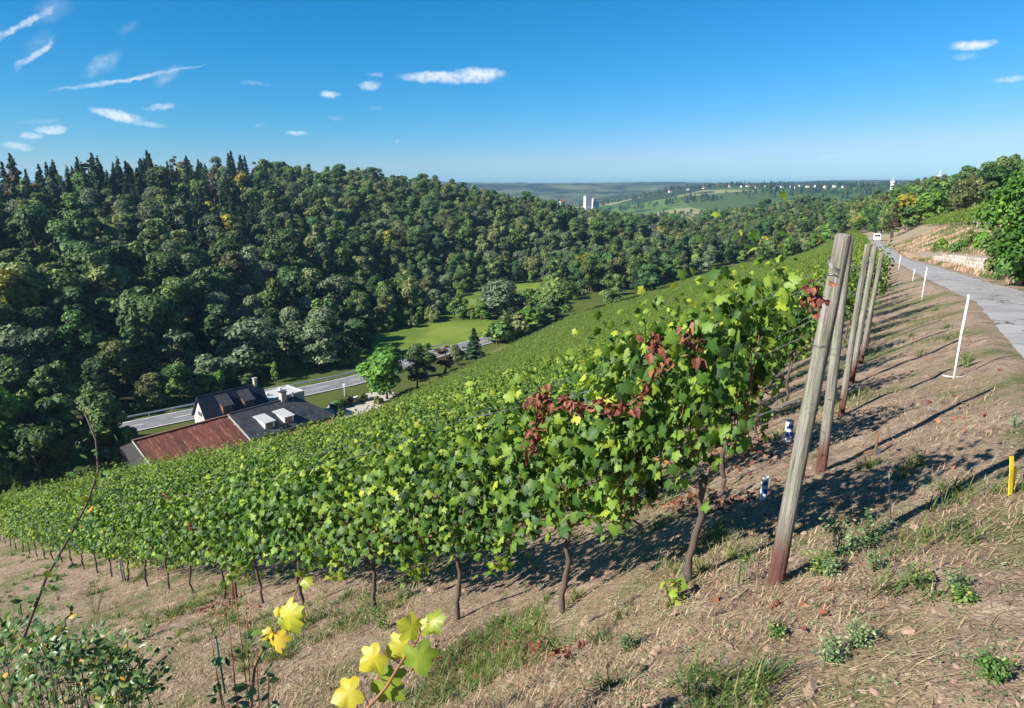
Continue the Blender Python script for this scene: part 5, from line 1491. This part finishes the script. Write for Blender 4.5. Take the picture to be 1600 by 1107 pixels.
# --- plants built from stems and leaves
def leafy_plant(name, base, stems, leaf_t, leaf_f, size, mat, stem_mat, label, cat, per=14, spread=.04, tint=(.5, .2), sr=.004, group=None, single=0, norm=(0, 0, .6)):
    e = link(name, None, loc=base, label=label, cat=cat, group=group)
    base = np.asarray(base)
    lst, P = [], []
    for st in stems:
        q = np.asarray(st, float)
        f = np.linspace(0, 1, 9) * (len(q) - 1); i0 = np.minimum(f.astype(int), len(q) - 2)
        sm = q[i0] + (q[i0 + 1] - q[i0]) * (f - i0)[:, None]
        lst.append((sm, np.linspace(sr, sr * .4, 9), 5))
        ff = RNG.uniform(.15, 1.0, per) * (len(q) - 1); i0 = np.minimum(ff.astype(int), len(q) - 2)
        P.append(q[i0] + (q[i0 + 1] - q[i0]) * (ff - i0)[:, None])
    link('stem', tubes_mesh('stem', lst, stem_mat), e)
    P = np.concatenate(P); n = len(P)
    out = RNG.normal(0, 1, (n, 3)); out[:, 2] = np.abs(out[:, 2]) * .3; out /= np.linalg.norm(out, axis=1)[:, None]
    P = P + out * spread * RNG.uniform(.2, 1, n)[:, None]
    R_ = frames(RNG.normal(0, .45, (n, 3)) + norm, out); S_ = size * RNG.uniform(.6, 1.2, n); Ti = np.clip(RNG.normal(tint[0], tint[1], n), 0, 1)
    for b in range(min(single, n)):
        o = link('leaf', mk_mesh('leaf', leaf_t, leaf_f, mat, attr=np.full(len(leaf_t), Ti[b]), smooth=True), e)
        o.matrix_basis = Matrix([[R_[b][r_][0] * S_[b], R_[b][r_][1] * S_[b], R_[b][r_][2] * S_[b], P[b][r_]] for r_ in range(3)] + [[0, 0, 0, 1]])
    if single < n:
        V, F, t = scatter(leaf_t, leaf_f, R_[single:], P[single:], S_[single:], Ti[single:])
        link('foliage', mk_mesh('foliage', V, F, mat, attr=t, smooth=True), e, kind='stuff')
    return e
def weed(u, v, hpx, ns, label, mat=M_weed, size=.019, per=42, spread=.028):
    b = px_ground(u, v); k = proj(b)[2] / FOC; h = hpx * k * RNG.uniform(.6, 1.0)
    size = size * RNG.uniform(.6, 1.25); ns = max(3, int(ns * RNG.uniform(.6, 1.5))); per = int(per * RNG.uniform(.5, 1.1)); mat = [M_weed, M_grass, M_weed][int(RNG.integers(0, 3))]
    stems = []
    for a in range(ns):
        th = RNG.uniform(0, 6.28); sp = RNG.uniform(.05, .5) * h; hh = h * RNG.uniform(.6, 1.0)
        stems.append([[np.cos(th) * .02, np.sin(th) * .02, -.01], [np.cos(th) * sp * .5, np.sin(th) * sp * .5, hh * .55], [np.cos(th) * sp, np.sin(th) * sp, hh]])
    leafy_plant('weed', b, stems, ELL, ELLF, size, mat, M_grass, label, 'weed', per=per, spread=spread, sr=.0025, group='weeds on the headland', tint=(.5, .25))
WE = [(1320, 870, 90, 12, 'largest grey-green weed clump right of the frontmost post'), (1355, 860, 75, 10, 'grey-green weed touching the largest clump on its right'), (1275, 900, 60, 8, 'weed clump just right of the frontmost post foot'), (1155, 915, 95, 3, 'tall thin weed left of the frontmost post'),
      (1372, 895, 40, 7, 'low blue-green weed in front of the anchor hook'), (1300, 900, 35, 6, 'low green weed below the large clump'), (1440, 925, 40, 6, 'bright green tuft in the middle of the dry ground'), (1490, 925, 35, 7, 'small clover-like weed at right'), (1505, 945, 38, 8, 'second small weed below the clover-like one'),
      (1295, 1040, 60, 9, 'low weed near the bottom, left of centre right'), (1340, 1010, 55, 9, 'broad grassy weed near the bottom right'), (1545, 1060, 70, 10, 'large grass-like weed in the bottom right corner'), (1185, 1095, 45, 6, 'small pale weed at the bottom edge'), (980, 1020, 40, 6, 'low weed below the nearest vines'),
      (810, 1000, 50, 5, 'weed with pale stalks under the second vine'), (600, 985, 60, 6, 'grey dried weed under the middle vines'), (300, 960, 60, 9, 'pale flowering weed at left under the vines'), (150, 960, 70, 10, 'tall pale weed in the left grass'), (90, 940, 60, 8, 'bushy weed at far left of the grass'), (230, 1000, 40, 8, 'green weed patch in the left grass'), (1585, 670, 30, 6, 'green weed at the right edge by the path'), (1430, 720, 35, 5, 'small weed behind the yellow strip'), (1510, 575, 45, 6, 'bright weed at the foot of the nearest marker pole'), (1210, 1000, 35, 6, 'small weed below the frontmost post')]
for w in WE: weed(*w)
# young vine sprout at the foot of the first vine
b = px_ground(1050, 950)
leafy_plant('vine_sucker', b, [[[0, 0, 0], [-.03, 0, .08], [-.05, .02, .17]], [[0, 0, 0], [.03, 0, .07], [.03, .02, .13]]], LV, LF, .055, M_vine, M_grass, 'young bright vine sprout at the foot of the first vine', 'vine shoot', per=9, spread=.03, tint=(.8, .1), single=12)
# sticks lying around
for (u, v, u2, v2, lab) in [(1430, 870, 1515, 825, 'dark dry stick lying on the ground at right'), (920, 975, 1000, 935, 'short grey stick below the first vine'), (1110, 965, 1170, 925, 'thin stick left of the frontmost post foot')]:
    a, b = px_ground(u, v), px_ground(u2, v2); t = np.linspace(0, 1, 7)[:, None]
    q = a + (b - a) * t; q[:, 2] = H(q[:, 0], q[:, 1]) + .012; q[1:-1, :2] += RNG.normal(0, .012, (5, 2))
    o = link('stick', tubes_mesh('stick', [(q - q[0], np.linspace(.008, .004, 7), 6)], M_bark), loc=q[0], label=lab, cat='stick', group='sticks on the ground')

# foreground vine shoots with yellow leaves, stems rooted below the frame
def at_depth(u, v, d):
    return px_dir(u, v) * d
def fg_shoot(name, stem_px, depth, leaves, mat, label, root=None):
    pts = [at_depth(u, v, depth + .02 * i) for i, (u, v) in enumerate(stem_px)]
    p0 = pts[0]; g = np.array([p0[0] * 1.02, p0[1] * 1.02, Hs(p0[0] * 1.02, p0[1] * 1.02) - .03])
    pts = np.array([g] + pts)
    e = link(name, None, loc=g, label=label, cat='vine shoot', group='foreground vine shoots')
    q = pts - g
    f = np.linspace(0, len(q) - 1, 18); i0 = np.minimum(f.astype(int), len(q) - 2)
    sm = q[i0] + (q[i0 + 1] - q[i0]) * (f - i0)[:, None]
    link('stem', tubes_mesh('stem', [(sm, np.linspace(.006, .0025, 18), 6)], M_cane), e)
    for (u, v, tipu, tipv, tint, face, side) in leaves:
        dd_ = depth + RNG.uniform(-.05, .05)
        a = at_depth(u, v, dd_); b = at_depth(tipu, tipv, dd_ - .02)
        L = np.linalg.norm(b - a); y_ = (b - a) / L
        nrm = np.array([side, -1.0 * face, .6]); nrm = nrm - y_ * (nrm @ y_); nrm /= np.linalg.norm(nrm)
        x_ = np.cross(y_, nrm)
        R_ = np.stack([x_, y_, nrm], -1)
        C2 = LV.copy(); C2[:, 2] -= .35 * np.abs(C2[:, 0]) ** 1.5 - .04 * np.sin(C2[:, 1] * 9)
        o = link('leaf', mk_mesh('leaf', C2, LF, mat, attr=np.clip(np.full(len(C2), tint) + LTM * 1.6 + RNG.normal(0, .08, len(C2)), 0, 1), smooth=True), e)
        p = a - g
        L *= .84
        o.matrix_basis = Matrix([[R_[r_][0] * L, R_[r_][1] * L, R_[r_][2] * L, p[r_]] for r_ in range(3)] + [[0, 0, 0, 1]])
        j = int(np.argmin(np.linalg.norm(sm - p, axis=1)))
        link('petiole', tubes_mesh('petiole', [(np.array([sm[j], (sm[j] + p) / 2 + [0, 0, .008], p]), .0018, 5)], M_cane), e)
fg_shoot('vine_shoot', [(560, 1120), (600, 1080), (630, 1030), (650, 1005), (662, 975), (690, 962)], 1.95,
         [(655, 985, 612, 968, .35, .7, .2), (668, 972, 702, 962, .15, .5, -.3), (640, 1005, 590, 1030, .62, .6, .3), (595, 1020, 552, 1056, .8, .5, .3), (648, 1010, 668, 1072, .0, .9, -.2), (560, 1075, 505, 1102, .7, .4, .2), (590, 1060, 640, 1104, .05, .9, -.3), (678, 968, 655, 1000, .2, .6, .1)], M_yleaf,
         'large yellow-leaved vine shoot at the bottom edge, left of centre')
fg_shoot('vine_shoot', [(390, 1125), (398, 1040), (420, 995), (445, 970), (470, 905)], 2.15,
         [(445, 960, 472, 998, .3, .8, 0), (440, 968, 478, 945, .42, .7, .2), (424, 985, 405, 1005, .9, .6, .2), (430, 990, 440, 1030, 1.0, .7, -.2), (436, 950, 428, 968, .95, .6, 0), (472, 905, 492, 915, .25, .6, 0), (470, 902, 465, 890, .25, .6, 0)], M_yleaf,
         'smaller vine shoot with yellow and orange leaves left of the large one')
b = at_depth(375, 1095, 2.1); g = np.array([b[0], b[1], Hs(b[0], b[1])])
stems = []
for (u, v) in [(330, 1000), (355, 950), (365, 905), (400, 1010), (420, 1040), (340, 1060), (385, 960)]:
    t_ = at_depth(u, v, 2.15 + RNG.uniform(-.1, .1)) - g; stems.append([[0, 0, -.02], t_ * .5 + RNG.normal(0, .02, 3), t_])
leafy_plant('bramble', g, stems, ELL, ELLF, .055, M_rose, M_cane, 'dark green bramble sprouting beside the green stake at the bottom', 'bramble', per=13, spread=.05, tint=(.5, .3), single=30)
# rose briar at the left
b = at_depth(15, 1120, 2.2); g = np.array([b[0] * 1.05, b[1] * 1.05, Hs(b[0] * 1.05, b[1] * 1.05)])
cane = np.array([at_depth(u, v, 2.2 + .03 * i) for i, (u, v) in enumerate([(8, 1115), (25, 1040), (48, 955), (80, 885), (108, 840), (132, 795), (152, 755), (155, 715), (148, 680), (132, 645)])]) - g
rb = leafy_plant('rose_briar', g, [np.concatenate([[[0, 0, -.03]], cane])], ELL, ELLF, .036, M_rose, M_bark, 'tall wild rose cane arching up at the left edge', 'wild rose', per=90, spread=.075, tint=(.6, .28), sr=.0065, single=90)
stems = []
for a in range(64):
    u = RNG.uniform(-40, 205); v = RNG.uniform(925 + .5 * max(u, 0), 1100)
    dp = RNG.uniform(1.75, 2.5)
    t_ = at_depth(u, v, dp) - g
    bx0 = t_[:2] * .75 + RNG.normal(0, .06, 2); b0 = np.array([bx0[0], bx0[1], Hs(bx0[0] + g[0], bx0[1] + g[1]) - g[2] - .02])
    mid = (b0 + t_) / 2 + np.array([RNG.normal(0, .06), RNG.normal(0, .06), .05])
    stems.append([b0, mid, t_, t_ + [RNG.normal(0, .05), RNG.normal(0, .05), -.03]])
leafy_plant('rose_bush', g + [.02, .02, 0], stems, ELL, ELLF, .030, M_rose, M_bark, 'low dense wild rose bush filling the bottom left corner', 'wild rose', per=44, spread=.06, tint=(.5, .28), sr=.0022, single=60, norm=(-.4, -.3, .7))
a, b2 = px_ground(352, 1085), None
k = proj(a)[2] / FOC
e = link('stake', None, loc=a, label='short dark green metal stake at the bottom left', cat='stake')
link('shaft', tubes_mesh('shaft', [(np.array([[0, 0, -.05], [-.01, 0, 45 * k], [-.02, 0, 100 * k]]), .009, 7)], M_grnmetal), e)
link('tip', tubes_mesh('tip', [(np.array([[-.02, 0, 100 * k], [-.02, 0, 103 * k], [-.02, 0, 105 * k]]), [.010, .010, .004], 7)], M_black), e)
# scrub on the bank above the path
for q in range(26):
    p, _ = path_pt(RNG.uniform(22, 75), RNG.choice([3.7, 4.4, 5.5, 7, 9])); 
    add_tree('bush', q, p[0], p[1], Hs(*p), RNG.uniform(.14, .34), RNG.uniform(0, 6), 'low scrub bush on the bank above the stone wall', 'scrub bushes on the bank')
for q, (u, v, hpx, kd, lab) in enumerate([(1600, 447, 66, 0, 'olive shrub at the right edge below the big leafy bush'), (1578, 438, 50, 1, 'yellow-green shrub covering the near end of the stone wall'), (1550, 428, 24, 1, 'dry shrub in front of the stone wall end'), (1560, 402, 46, 0, 'shrub above the near end of the wall'),
                                      (1535, 392, 30, 2, 'yellowish shrub on the bank above the wall'), (1512, 385, 18, 1, 'low shrub halfway along the bank above the wall'), (1470, 388, 14, 0, 'small shrub on the far part of the bank')]):
    hero(u, v, 'bush', kd, hpx, lab, zb=None, widen=1.0, group='shrubs at the near end of the wall')
# dry grass and herbs on the bank and verges of the path
mm = RNG.uniform(8, 150, 30000) ; nn_ = np.where(RNG.random(30000) < .25, RNG.uniform(2.4, 3.15, 30000), RNG.uniform(3.45, 12, 30000))
pp = np.array([path_pt(a, b)[0] for a, b in zip(mm, nn_)]); n = len(pp)
gp = vnoise(pp[:, 0] * .35, pp[:, 1] * .35, 61) + .5 * vnoise(pp[:, 0] * 1.1, pp[:, 1] * 1.1, 62)
sel = gp > .08
for k_, mt, nm, lab in ((~sel, M_straw, 'bank_straw_grass', 'tall faded grass covering the bank above the path'), (sel, M_grass, 'bank_green_grass', 'green herbs and grass patches on the bank and path verge')):
    q = pp[k_]; c = len(q)
    blades(q[:, 0], q[:, 1], RNG.uniform(.15, .45, c), RNG.uniform(.006, .016, c) * (1 + .01 * np.hypot(q[:, 0], q[:, 1])), RNG.uniform(.1, .8, c), RNG.uniform(.7, 1.5, c), np.clip(RNG.normal(.55, .25, c), 0, 1), mt, nm, lab, 'grass')
# low herbs spread over the headland
cx, cy = ground_pts(2600, 1.5, 20); k_ = patch(cx, cy, .7, 71) > .0; cx, cy = cx[k_], cy[k_]
nl = 14; x = np.repeat(cx, nl) + RNG.normal(0, .022, len(cx) * nl); y = np.repeat(cy, nl) + RNG.normal(0, .022, len(cx) * nl); n = len(x)
o3 = RNG.normal(0, 1, (n, 3)); o3[:, 2] = .35
V, F, t = scatter(ELL, ELLF, frames(RNG.normal(0, .4, (n, 3)) + [0, 0, 1], o3), np.stack([x, y, H(x, y) + RNG.uniform(.003, .03, n)], -1), RNG.uniform(.006, .017, n), np.clip(RNG.normal(.5, .25, n), 0, 1))
link('low_herbs', mk_mesh('low_herbs', V, F, M_weed, attr=t), label='tiny green herbs sprinkled between the straw on the headland', cat='herbs', kind='stuff')

# ------------------------------------------------------------------ air
m, N = new_mat('air'); 
for nd in list(N.t.nodes): N.t.nodes.remove(nd)
vol = N.n('ShaderNodeVolumePrincipled', ins={'Color': (.40, .68, 1.0), 'Density': 1.1e-4, 'Anisotropy': .2})
N.n('ShaderNodeOutputMaterial', ins={'Volume': vol.outputs[0]})
hz = link('haze', mk_mesh('haze', *box(-10500, 10500, -10500, 10500, -140, 60), m), kind='stuff')
